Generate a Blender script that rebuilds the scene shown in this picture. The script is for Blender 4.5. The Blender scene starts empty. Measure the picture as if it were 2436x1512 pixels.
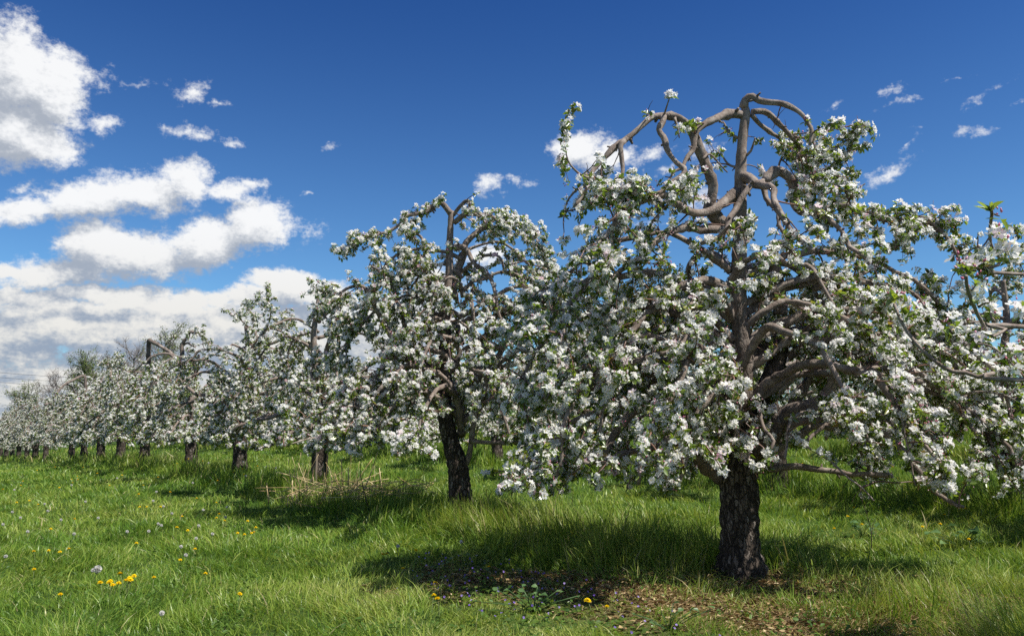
import bpy, math
import numpy as np
R = math.radians
sc = bpy.context.scene

# ------------------------------------------------------------------ camera, sky, sun, exposure
F = 1860.0                      # focal length in units of a 2435 wide picture
CX, CY = 1217.5, 756.0
PITCH = math.atan((975 - 756) / F)
EYE = 1.6
cd = bpy.data.cameras.new("camera")
cam = bpy.data.objects.new("camera", cd)
sc.collection.objects.link(cam)
cd.sensor_width = 36.0
cd.lens = F / 2435 * 36
cd.clip_start, cd.clip_end = 0.05, 6000
cam.location = (0, 0, EYE)
cam.rotation_euler = (R(90) + PITCH, 0, 0)
sc.camera = cam

SUN_EL, SUN_AZ = R(56), R(116)          # azimuth clockwise from +Y (the view direction)
sd = bpy.data.lights.new("sun", 'SUN')
sd.energy = 5.0
sd.angle = R(0.53)
sd.color = (1.0, 0.95, 0.87)
sun = bpy.data.objects.new("sun", sd)
sc.collection.objects.link(sun)
sun.rotation_euler = (R(90) - SUN_EL, 0, math.pi - SUN_AZ)
sc.view_settings.view_transform = 'Standard'
sc.view_settings.look = 'None'
sc.view_settings.exposure = 0.52
sc.view_settings.gamma = 1.0
sc.cycles.max_bounces = 6
sc.cycles.diffuse_bounces = 4
sc.cycles.glossy_bounces = 2
sc.cycles.transmission_bounces = 3
sc.cycles.transparent_max_bounces = 4
sc.cycles.caustics_reflective = False
sc.cycles.caustics_refractive = False
sc.cycles.use_denoising = False

SP, CP = math.sin(PITCH), math.cos(PITCH)


def ray(px, py):
    xc, yc = (px - CX) / F, (CY - py) / F
    return np.array([xc, CP - SP * yc, SP + CP * yc])


def at(px, py, Y):
    d = ray(px, py)
    return np.array([0, 0, EYE]) + d * (Y / d[1])


class Nodes:
    def __init__(s, tree):
        s.t = tree
        tree.nodes.clear()

    def n(s, typ, ins=None, **kw):
        nd = s.t.nodes.new(typ)
        for k, v in kw.items():
            setattr(nd, k, v)
        for k, v in (ins or {}).items():
            if hasattr(v, 'node'):
                s.t.links.new(v, nd.inputs[k])
            else:
                nd.inputs[k].default_value = v
        return nd

    def math(s, op, a, b=0.0, clamp=False):
        return s.n('ShaderNodeMath', {0: a, 1: b}, operation=op, use_clamp=clamp).outputs[0]

    def vmath(s, op, a, b=None):
        ins = {0: a}
        if b is not None:
            ins[1] = b
        return s.n('ShaderNodeVectorMath', ins, operation=op)

    def mix(s, fac, a, b):
        nd = s.n('ShaderNodeMix', data_type='RGBA')
        for k, v in ((0, fac), (6, a), (7, b)):
            if hasattr(v, 'node'):
                s.t.links.new(v, nd.inputs[k])
            else:
                nd.inputs[k].default_value = v
        return nd.outputs[2]

    def maprange(s, v, a, b, c, d, smooth=True):
        return s.n('ShaderNodeMapRange', {0: v, 1: a, 2: b, 3: c, 4: d},
                   interpolation_type='SMOOTHSTEP' if smooth else 'LINEAR').outputs[0]


def azel(px, py):
    d = ray(px, py)
    d = d / np.linalg.norm(d)
    return math.atan2(d[0], d[1]), math.asin(d[2])


# clouds: each an elongated patch of the sky at its own azimuth and elevation (cx, cy, rx, ry, tilt, weight)
CLOUDS = [
    (20, 170, 130, 125, 0, 1.5), (110, 215, 125, 110, 20, 1.5), (40, 310, 160, 95, 0, 1.4), (140, 345, 60, 55, 0, .9),
    (262, 300, 46, 24, 10, .8), (215, 190, 50, 40, 0, .7),
    (455, 222, 48, 27, 30, .8), (330, 207, 58, 13, 5, .5), (445, 312, 62, 16, 3, .6), (558, 330, 34, 11, -8, .6),
    (780, 342, 24, 12, 25, .6), (733, 466, 20, 7, 0, .5), (740, 555, 40, 20, 20, .35), (520, 250, 25, 8, 0, .35),
    (60, 505, 140, 38, 8, 1.0), (200, 475, 150, 52, 12, 1.1), (340, 455, 120, 62, 12, 1.2), (445, 428, 75, 62, 0, 1.2),
    (545, 445, 80, 34, 8, .9), (612, 425, 38, 15, 0, .7), (60, 450, 30, 16, 30, .5),
    (225, 595, 110, 80, 10, 1.4), (330, 610, 150, 75, 5, 1.3), (490, 570, 140, 66, 18, 1.3), (610, 530, 95, 70, 10, 1.3),
    (150, 660, 190, 52, 4, 1.1), (655, 552, 56, 24, 8, .8), (20, 648, 62, 30, 0, 1.0),
    (680, 672, 85, 32, 0, 1.2), (765, 690, 70, 34, 0, 1.2), (610, 705, 130, 34, 6, 1.1), (740, 745, 130, 34, 4, 1.1), (560, 760, 150, 32, 8, 1.1),
    (430, 715, 150, 30, 8, 1.0), (250, 715, 190, 30, 6, 1.05), (60, 720, 150, 32, 4, 1.05), (330, 770, 200, 30, 8, 1.1), (120, 785, 200, 28, 5, 1.05),
    (700, 805, 180, 34, 5, 1.1), (500, 820, 180, 30, 6, 1.05), (280, 828, 190, 28, 6, 1.05), (60, 845, 150, 26, 4, 1.0), (400, 870, 200, 30, 4, .95),
    (180, 890, 150, 22, 4, .95), (40, 905, 120, 18, 3, .9), (300, 925, 220, 22, 2, .9), (150, 852, 40, 22, 20, .9), (90, 950, 160, 14, 0, .86), (900, 830, 260, 80, 0, 1.1), (1000, 740, 90, 60, 0, 1.0),
    (1375, 352, 78, 50, 0, 1.3), (1440, 372, 60, 42, 0, 1.1), (1540, 355, 45, 22, 5, .55), (1570, 398, 36, 12, 0, .5),
    (1690, 368, 48, 34, 0, .7), (1655, 470, 60, 30, 0, .6), (1540, 530, 40, 20, 0, .5),
    (1160, 447, 46, 24, 8, .6), (1240, 440, 34, 9, -8, .4), (1150, 612, 60, 36, 0, 1.0), (1040, 660, 70, 40, 0, .9),
    (1940, 440, 50, 30, 20, .6), (2115, 408, 78, 22, 22, .65), (1985, 257, 32, 9, 22, .5), (2155, 240, 50, 10, 5, .45),
    (2300, 318, 60, 13, 4, .5), (2155, 357, 40, 9, 25, .45), (2120, 212, 30, 10, 0, .35), (2170, 320, 24, 7, 0, .4),
    (2270, 185, 30, 6, 10, .35), (2350, 215, 40, 10, 30, .3), (2420, 235, 30, 6, 0, .4),
]


def build_sky():
    w = bpy.data.worlds.new("World")
    sc.world = w
    w.use_nodes = True
    # group: cloud density at a direction (azimuth, elevation)
    g = bpy.data.node_groups.new("cloud_density", 'ShaderNodeTree')
    g.interface.new_socket("P", in_out='INPUT', socket_type='NodeSocketVector')
    g.interface.new_socket("D", in_out='OUTPUT', socket_type='NodeSocketFloat')
    G = Nodes(g)
    gi, go = g.nodes.new('NodeGroupInput'), g.nodes.new('NodeGroupOutput')
    P = gi.outputs[0]
    wn = G.n('ShaderNodeTexNoise', {'Vector': P, 'Scale': 13.0, 'Detail': 5.0, 'Roughness': .6})
    off = G.vmath('SUBTRACT', wn.outputs['Color'], (.5, .5, .5)).outputs[0]
    off = G.vmath('MULTIPLY', off, (.07, .05, 0)).outputs[0]
    Q = G.vmath('ADD', P, off).outputs[0]
    field = None
    Q0 = Q
    for ci, (cx, cy, rx, ry, tilt, wt) in enumerate(CLOUDS):
        if ci and ci % 6 == 0:      # chains the patches so that few values are held at once
            Q = G.n('ShaderNodeVectorMath', {0: field, 1: (1e-7, 1e-7, 1e-7), 2: Q0}, operation='MULTIPLY_ADD').outputs[0]
        if cx < 860 and cy > 670:
            wt, rx, ry = wt * 1.3, rx * 1.2, ry * 1.15
        wt = wt * (.85 - .1 * (cx > 1900) if wt < .85 else 1.1)
        a, e = azel(cx, cy)
        ax, _ = azel(cx + 10, cy)
        _, ey = azel(cx, cy - 10)
        kx, ky = (ax - a) / 10, (ey - e) / 10
        mp = G.n('ShaderNodeMapping', {'Vector': Q, 'Location': (a, e, 0), 'Rotation': (0, 0, R(tilt)),
                                       'Scale': (rx * kx * 1.15, ry * ky * 1.15, 1)}, vector_type='TEXTURE')
        ln = G.vmath('LENGTH', mp.outputs[0]).outputs['Value']
        v = G.n('ShaderNodeMath', {0: ln, 1: -wt, 2: wt}, operation='MULTIPLY_ADD').outputs[0]
        if field is None:
            field = v
        else:
            field = G.n('ShaderNodeMath', {0: field, 1: v, 2: .12}, operation='SMOOTH_MAX').outputs[0]
    field = G.math('MINIMUM', field, 1.25)
    st = G.vmath('MULTIPLY', P, (1.0, 1.35, 1.0)).outputs[0]
    fn = G.n('ShaderNodeTexNoise', {'Vector': st, 'Scale': 17.0, 'Detail': 8.0, 'Roughness': .66})
    f1 = G.math('SUBTRACT', fn.outputs['Fac'], .5)
    # a layered deck low over the horizon: long bands that thicken and thin
    bs = G.vmath('MULTIPLY', P, (2.6, 13.0, 1.0)).outputs[0]
    bs = G.n('ShaderNodeMapping', {'Vector': bs, 'Rotation': (0, 0, R(14))}).outputs[0]
    bn = G.n('ShaderNodeTexNoise', {'Vector': bs, 'Scale': 1.9, 'Detail': 5.0, 'Roughness': .55})
    f2 = G.math('SUBTRACT', bn.outputs['Fac'], .5)
    el = G.n('ShaderNodeSeparateXYZ', {0: P}).outputs[1]
    low = G.maprange(el, .23, .05, 0, 1)
    el_ = G.n('ShaderNodeSeparateXYZ', {0: Q}).outputs[1]
    azq = G.n('ShaderNodeSeparateXYZ', {0: Q}).outputs[0]
    bank = G.math('ADD', G.maprange(el_, .205, .10, -1.2, .85), G.maprange(azq, .12, -.15, -1.5, 0))
    field = G.math('MAXIMUM', field, bank)
    # unseen cloud added round the rest of the sky to whiten the fill light
    az_ = G.n('ShaderNodeSeparateXYZ', {0: P}).outputs[0]
    side = G.maprange(G.math('ABSOLUTE', az_), .85, 1.25, -1.2, .12)
    rn = G.n('ShaderNodeTexNoise', {'Vector': P, 'Scale': 3.2, 'Detail': 3.0, 'Roughness': .5})
    field = G.math('MAXIMUM', field, G.math('ADD', side, G.math('MULTIPLY', G.math('SUBTRACT', rn.outputs['Fac'], .5), 3.2)))
    fm = G.n('ShaderNodeTexNoise', {'Vector': st, 'Scale': 62.0, 'Detail': 6.0, 'Roughness': .65})
    fh = G.n('ShaderNodeTexNoise', {'Vector': st, 'Scale': 165.0, 'Detail': 3.0, 'Roughness': .6})
    f4 = G.math('SUBTRACT', fh.outputs['Fac'], .5)
    f3 = G.math('SUBTRACT', fm.outputs['Fac'], .5)
    D = G.math('ADD', field, G.math('ADD', G.math('MULTIPLY', f1, 1.55), G.math('ADD', G.math('MULTIPLY', f3, 1.0), G.math('MULTIPLY', f4, .5))))
    D = G.math('ADD', D, G.math('MULTIPLY', G.math('MULTIPLY', f2, 2.1), low))
    g.links.new(D, go.inputs[0])

    N = Nodes(w.node_tree)
    tc = N.n('ShaderNodeTexCoord')
    d = N.n('ShaderNodeSeparateXYZ', {0: N.vmath('NORMALIZE', tc.outputs['Generated']).outputs[0]})
    az = N.math('ARCTAN2', d.outputs[0], d.outputs[1])
    el = N.math('ARCSINE', d.outputs[2])
    P = N.n('ShaderNodeCombineXYZ', {0: az, 1: el}).outputs[0]

    def dens(vec):
        nd = N.n('ShaderNodeGroup', node_tree=g)
        w.node_tree.links.new(vec, nd.inputs[0])
        return nd.outputs[0]
    D0 = dens(P)
    D1 = dens(N.vmath('ADD', P, (.012, .026, 0)).outputs[0])
    cover = N.maprange(D0, .02, .72, 0, 1)
    lit = N.math('SUBTRACT', D0, D1)
    lit = N.math('ADD', lit, N.math('MULTIPLY', D0, -.17))
    lit = N.maprange(lit, -.72, .48, 0, 1)
    lo_ = N.maprange(el, .24, .06, 0, 1)
    top_c = N.mix(lo_, (6.7, 6.75, 6.8, 1), (5.9, 5.75, 5.4, 1))
    base_c = N.mix(lo_, (2.9, 3.2, 3.7, 1), (2.2, 2.65, 3.4, 1))
    cc = N.mix(lit, base_c, top_c)
    sky = N.n('ShaderNodeTexSky', sky_type='NISHITA', sun_disc=False, sun_elevation=SUN_EL,
              sun_rotation=SUN_AZ, altitude=200, air_density=1.0, dust_density=0.3, ozone_density=2.5)
    # the deep blue of a clean, polarised spring sky
    tint = N.mix(N.maprange(el, 0.0, .62, 0, 1), (.45, .71, .90, 1), (.125, .32, .65, 1))
    mul = N.n('ShaderNodeMix', data_type='RGBA', blend_type='MULTIPLY')
    mul.inputs[0].default_value = 1
    w.node_tree.links.new(sky.outputs[0], mul.inputs[6])
    w.node_tree.links.new(tint, mul.inputs[7])
    col = N.mix(N.math('MULTIPLY', cover, .97), mul.outputs[2], cc)
    bg = N.n('ShaderNodeBackground', {'Color': col, 'Strength': .1})
    out = N.n('ShaderNodeOutputWorld', {0: bg.outputs[0]})
    w.cycles.sampling_method = 'MANUAL'
    w.cycles.sample_map_resolution = 512


build_sky()

# ------------------------------------------------------------------ helpers
rng0 = np.random.default_rng(7)


def nrm(v):
    return v / np.maximum(np.linalg.norm(v, axis=-1, keepdims=True), 1e-9)


def vnoise(x, y, scale, seed=0):
    x = np.asarray(x, float) / scale + seed * 17.31
    y = np.asarray(y, float) / scale + seed * 9.77
    xi, yi = np.floor(x), np.floor(y)
    fx, fy = x - xi, y - yi
    fx, fy = fx * fx * (3 - 2 * fx), fy * fy * (3 - 2 * fy)

    def h(a, b):
        v = np.sin(a * 127.1 + b * 311.7 + seed * 74.7) * 43758.5453
        return v - np.floor(v)
    return (h(xi, yi) * (1 - fx) + h(xi + 1, yi) * fx) * (1 - fy) + (h(xi, yi + 1) * (1 - fx) + h(xi + 1, yi + 1) * fx) * fy


def smooth(a, b, x):
    t = np.clip((x - a) / (b - a), 0, 1)
    return t * t * (3 - 2 * t)


class Acc:
    """collects vertices and faces, then links ONE mesh object"""

    def __init__(s):
        s.v, s.f, s.t, s.nv = [], [], [], 0

    def add(s, verts, faces, mat=0, tint=0.0, sm=False):
        verts = np.asarray(verts, np.float32).reshape(-1, 3)
        if len(verts) == 0:
            return
        if not isinstance(faces, list):
            faces = [faces]
        for f in faces:
            s.f.append((np.asarray(f, np.int64) + s.nv, mat, sm))
        s.v.append(verts)
        s.t.append(np.broadcast_to(np.asarray(tint, np.float32), (len(verts),)))
        s.nv += len(verts)

    def mesh(s, name, mats):
        me = bpy.data.meshes.new(name)
        v = np.concatenate(s.v)
        loops = np.concatenate([f.ravel() for f, _, _ in s.f]).astype(np.int32)
        tot = np.concatenate([np.full(len(f), f.shape[1], np.int32) for f, _, _ in s.f])
        mi = np.concatenate([np.full(len(f), m, np.int32) for f, m, _ in s.f])
        sm = np.concatenate([np.full(len(f), k, bool) for f, _, k in s.f])
        start = np.concatenate([[0], np.cumsum(tot)[:-1]]).astype(np.int32)
        me.vertices.add(len(v))
        me.vertices.foreach_set('co', v.ravel())
        me.loops.add(len(loops))
        me.loops.foreach_set('vertex_index', loops)
        me.polygons.add(len(tot))
        me.polygons.foreach_set('loop_start', start)
        me.polygons.foreach_set('loop_total', tot)
        for m in mats:
            me.materials.append(m)
        me.polygons.foreach_set('material_index', mi)
        me.polygons.foreach_set('use_smooth', sm)
        at_ = me.attributes.new('tint', 'FLOAT', 'POINT')
        at_.data.foreach_set('value', np.concatenate(s.t).astype(np.float32))
        me.update(calc_edges=True)
        return me

    def build(s, name, mats, parent=None, loc=None):
        o = bpy.data.objects.new(name, s.mesh(name, mats if isinstance(mats, list) else [mats]))
        sc.collection.objects.link(o)
        if parent is not None:
            o.parent = parent
        if loc is not None:
            o.location = loc
        return o


def tag(o, label=None, cat=None, group=None, kind=None):
    for k, v in (('label', label), ('category', cat), ('group', group), ('kind', kind)):
        if v:
            o[k] = v
    return o


def empty(name, loc):
    o = bpy.data.objects.new(name, None)
    o.empty_display_size = .2
    o.location = loc
    sc.collection.objects.link(o)
    return o


def copy_tree(o, parent=None):
    c = o.copy()
    sc.collection.objects.link(c)
    c.parent = parent
    for ch in list(KIDS.get(o.name, [])) or [x for x in o.children if True]:
        copy_tree(ch, c)
    return c


KIDS = {}


def tubes(acc, P, rad, sides=5, mat=0, tint=0.0, sm=True):
    """many tubes at once: P (T,n,3), rad (T,n)"""
    P = np.asarray(P, float)
    rad = np.asarray(rad, float)
    T, n, _ = P.shape
    if T == 0:
        return
    tan = np.empty_like(P)
    tan[:, 1:-1] = P[:, 2:] - P[:, :-2]
    tan[:, 0] = P[:, 1] - P[:, 0]
    tan[:, -1] = P[:, -1] - P[:, -2]
    tan = nrm(tan)
    ch = nrm(P[:, -1] - P[:, 0])
    ref = np.where(np.abs(ch[:, 2:3]) < .75, np.array([[0, 0, 1.0]]), np.array([[1.0, 0, 0]]))
    ref = nrm(ref - ch * (ref * ch).sum(-1, keepdims=True))
    a = np.empty_like(P)
    cur = ref
    for k in range(n):
        cur = nrm(cur - tan[:, k] * (cur * tan[:, k]).sum(-1, keepdims=True))
        a[:, k] = cur
    b = np.cross(tan, a)
    ang = np.arange(sides) * 2 * np.pi / sides
    ring = (a[:, :, None, :] * np.cos(ang)[None, None, :, None] + b[:, :, None, :] * np.sin(ang)[None, None, :, None])
    V = P[:, :, None, :] + ring * (rad[:, :, None, None] if rad.ndim == 2 else rad[..., None])
    base = (np.arange(T) * n * sides)[:, None, None]
    k = np.arange(n - 1)[None, :, None] * sides
    j = np.arange(sides)[None, None, :]
    j2 = (j + 1) % sides
    q = np.stack([base + k + j, base + k + j2, base + k + sides + j2, base + k + sides + j], -1).reshape(-1, 4)
    capb = (base[:, :, 0] + np.arange(sides)[None, ::-1])
    capt = (base[:, :, 0] + (n - 1) * sides + np.arange(sides)[None, :])
    tn = np.asarray(tint, float)
    if tn.ndim == 2:
        tn = np.repeat(tn[:, :, None], sides, 2).ravel()
    acc.add(V.reshape(-1, 3), [q, capb, capt], mat, tn, sm)


def resample(pts, step=.05):
    """Catmull-Rom through the points, then even steps"""
    p = np.asarray(pts, float)
    if len(p) == 2:
        p = np.array([p[0], (p[0] + p[1]) / 2, p[1]])
    e = np.vstack([2 * p[0] - p[1], p, 2 * p[-1] - p[-2]])
    out = []
    for i in range(len(p) - 1):
        a, b, c, d = e[i:i + 4]
        t = np.linspace(0, 1, 12, endpoint=False)[:, None]
        out.append(.5 * (2 * b + (c - a) * t + (2 * a - 5 * b + 4 * c - d) * t ** 2 + (3 * b - a - 3 * c + d) * t ** 3))
    q = np.vstack(out + [p[-1:]])
    L = np.concatenate([[0], np.cumsum(np.linalg.norm(np.diff(q, axis=0), axis=1))])
    m = max(4, int(L[-1] / step) + 1)
    s = np.linspace(0, L[-1], m)
    return np.stack([np.interp(s, L, q[:, k]) for k in range(3)], 1)


# ------------------------------------------------------------------ materials
def mat(name):
    m = bpy.data.materials.new(name)
    m.use_nodes = True
    return m, Nodes(m.node_tree)


def attr(N):
    return N.n('ShaderNodeAttribute', attribute_name='tint').outputs['Fac']


def ramp(N, fac, stops):
    nd = N.n('ShaderNodeValToRGB', {0: fac})
    cr = nd.color_ramp
    while len(cr.elements) < len(stops):
        cr.elements.new(.5)
    for e, (p, c) in zip(cr.elements, stops):
        e.position = p
        e.color = (*c, 1)
    return nd.outputs[0]


def thin(name, stops, trans=.35, gloss=0.0, rough=.4, tcol=None):
    """thin leaf, petal or blade: diffuse + light through it + a little sheen, colour picked by each one's own tint"""
    m, N = mat(name)
    c = ramp(N, attr(N), stops)
    df = N.n('ShaderNodeBsdfDiffuse', {'Color': c})
    tc = c
    if tcol:
        mm = N.n('ShaderNodeMix', data_type='RGBA', blend_type='MULTIPLY')
        mm.inputs[0].default_value = 1
        m.node_tree.links.new(c, mm.inputs[6])
        mm.inputs[7].default_value = (*tcol, 1)
        tc = mm.outputs[2]
    tr = N.n('ShaderNodeBsdfTranslucent', {'Color': tc})
    sh = N.n('ShaderNodeMixShader', {0: trans, 1: df.outputs[0], 2: tr.outputs[0]})
    if gloss:
        gl = N.n('ShaderNodeBsdfGlossy', {'Color': (1, 1, 1, 1), 'Roughness': rough})
        sh = N.n('ShaderNodeMixShader', {0: gloss, 1: sh.outputs[0], 2: gl.outputs[0]})
    N.n('ShaderNodeOutputMaterial', {0: sh.outputs[0]})
    return m


def plain(name, col, rough=.8):
    m, N = mat(name)
    b = N.n('ShaderNodeBsdfPrincipled', {'Base Color': (*col, 1), 'Roughness': rough})
    N.n('ShaderNodeOutputMaterial', {0: b.outputs[0]})
    return m


def bark_material():
    m, N = mat("apple_bark")
    tc = N.n('ShaderNodeTexCoord').outputs['Object']
    old = attr(N)
    st = N.vmath('MULTIPLY', N.vmath('ADD', tc, N.vmath('MULTIPLY', N.n('ShaderNodeTexNoise', {'Vector': tc, 'Scale': 22.0, 'Detail': 3.0}).outputs['Color'], (.045, .045, .045)).outputs[0]).outputs[0], (1, 1, .3)).outputs[0]
    n1 = N.n('ShaderNodeTexNoise', {'Vector': tc, 'Scale': 9.0, 'Detail': 6.0, 'Roughness': .65})
    n2 = N.n('ShaderNodeTexNoise', {'Vector': st, 'Scale': 46.0, 'Detail': 4.0, 'Roughness': .6})
    vo = N.n('ShaderNodeTexVoronoi', {'Vector': st, 'Scale': 30.0, 'Randomness': 1.0}, feature='DISTANCE_TO_EDGE')
    vc = N.n('ShaderNodeTexVoronoi', {'Vector': st, 'Scale': 30.0, 'Randomness': 1.0})
    young = ramp(N, n1.outputs['Fac'], [(.28, (.13, .095, .075)), (.5, (.235, .19, .16)), (.72, (.36, .315, .275))])
    len_ = N.n('ShaderNodeTexNoise', {'Vector': N.vmath('MULTIPLY', tc, (1, 1, 3.5)).outputs[0], 'Scale': 60.0, 'Detail': 2.0})
    n3 = N.n('ShaderNodeTexNoise', {'Vector': tc, 'Scale': 31.0, 'Detail': 5.0, 'Roughness': .7})
    young = N.mix(N.maprange(n3.outputs['Fac'], .5, .68, 0, .75), young, (.085, .06, .048, 1))
    young = N.mix(N.maprange(n3.outputs['Fac'], .42, .3, 0, .5), young, (.40, .37, .32, 1))
    young = N.mix(N.maprange(len_.outputs['Fac'], .62, .72, 0, .7), young, (.10, .07, .055, 1))
    flake = ramp(N, N.n('ShaderNodeSeparateColor', {0: vc.outputs['Color']}).outputs[0],
                 [(0, (.035, .027, .02)), (.45, (.085, .066, .052)), (.8, (.14, .115, .095)), (1, (.21, .185, .16))])
    flake = N.mix(N.maprange(vo.outputs[0], .02, .12, 1, 0), flake, (.018, .014, .011, 1))
    flake = N.mix(N.maprange(n1.outputs['Fac'], .5, .7, 0, .5), flake, (.06, .05, .038, 1))
    col = N.mix(old, young, flake)
    h = N.math('ADD', N.math('MULTIPLY', N.maprange(vo.outputs[0], 0, .2, 0, 1), old),
               N.math('MULTIPLY', N.math('MULTIPLY', n2.outputs['Fac'], .8), N.maprange(old, 0, 1, .25, 1)))
    bp = N.n('ShaderNodeBump', {'Height': h, 'Strength': .75, 'Distance': .02})
    b = N.n('ShaderNodeBsdfPrincipled', {'Base Color': col, 'Roughness': .85, 'Normal': bp.outputs[0]})
    b.inputs['Specular IOR Level'].default_value = .25
    N.n('ShaderNodeOutputMaterial', {0: b.outputs[0]})
    return m


M_BARK = bark_material()
M_TWIG = thin("twig_bark", [(0, (.09, .05, .04)), (.5, (.16, .105, .08)), (1, (.26, .14, .10))], 0, .03)
M_PETAL = thin("apple_petal", [(0, (.9, .9, .88)), (.55, (.9, .885, .88)), (.8, (.88, .76, .8)), (1, (.86, .52, .64))], .5)
M_STAMEN = plain("apple_stamen", (.55, .52, .16))
M_BUD = thin("apple_bud", [(0, (.55, .12, .22)), (.6, (.68, .25, .36)), (1, (.75, .5, .58))], .2, .04)
M_LEAF = thin("apple_leaf", [(0, (.055, .10, .012)), (.5, (.155, .245, .028)), (.85, (.27, .36, .055)), (1, (.28, .2, .06))], .48, .07, .35, (1.25, 1.2, .6))
M_GRASS = thin("grass_blade", [(0, (.045, .12, .016)), (.35, (.115, .225, .026)), (.65, (.25, .345, .052)), (.86, (.36, .41, .10)), (.93, (.38, .34, .15)), (1, (.5, .43, .24))],
               .36, .02, .4, (1.2, 1.15, .6))

# ------------------------------------------------------------------ the lie of the land
UX, UY = -.6035, .797           # direction of the tree rows
NX, NY = .797, .6035            # across the rows, away from the camera
T1 = np.array([2.205, 7.8])
Q1 = NX * T1[0] + NY * T1[1]    # distance of the front row, across


def ground_z(x, y):
    x, y = np.asarray(x, float), np.asarray(y, float)
    q = NX * x + NY * y
    a = (-x - 9.5) / 3.0
    drop = .075 * 3.0 * np.where(a > 30, a, np.log1p(np.exp(np.minimum(a, 30))))
    drop = np.minimum(drop, 4.5 + .02 * np.maximum(-x - 60, 0))
    rise = .045 * np.clip(q - 8.5, 0, 24)
    bump = .06 * (vnoise(x, y, 2.3, 1) - .5) + .03 * (vnoise(x, y, .8, 2) - .5)
    return -drop + rise + bump * smooth(80, 40, y)


def hit(px, py):
    d = ray(px, py)
    lo = 1.0
    for t in np.linspace(1.5, 120, 1200):
        p = d * t
        if EYE + p[2] < ground_z(p[0], p[1]):
            break
    return np.array([p[0], p[1], float(ground_z(p[0], p[1]))])


def litter(x, y):
    """1 where dry straw and leaf litter lies bare under the big tree"""
    u = (x - 2.7) * .93 - (y - 6.55) * .36
    q = (x - 2.7) * .36 + (y - 6.55) * .93
    e = np.sqrt((u / 3.6) ** 2 + (q / 1.35) ** 2)
    return smooth(1.15, .55, e + .7 * (vnoise(x, y, .5, 11) - .5))


def violet_patch(x, y):
    u = (x - .1) * UX + (y - 6.9) * UY
    q = (x - .1) * NX + (y - 6.9) * NY
    e = np.sqrt((u / 2.3) ** 2 + (q / .75) ** 2)
    return smooth(1.1, .5, e + .8 * (vnoise(x, y, .6, 13) - .5))


def grass_height(x, y):
    q = NX * x + NY * y
    s = UX * x + UY * y
    wob = .5 * (vnoise(x, y, 1.7, 3) - .5)
    h = .105 + .07 * vnoise(x, y, 1.1, 4)
    for qr in (Q1, 12.8, 19.3, 25.8):
        strip = np.exp(-((q - qr + wob + .1) / 1.0) ** 4)
        h = h + strip * (.20 + .12 * vnoise(x, y, .7, 5))
    # mown alley right in front of the camera stays short
    h = np.where(q < Q1 - 1.35, np.minimum(h, .10 + .08 * vnoise(x, y, .9, 6)), h)
    v = np.maximum(violet_patch(x, y), .95 * litter(x, y))
    h = h * (1 - .7 * np.exp(-((x - 2.25) ** 2 + (y - 7.35) ** 2) / .3))
    return h * (1 - .6 * v)


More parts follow.
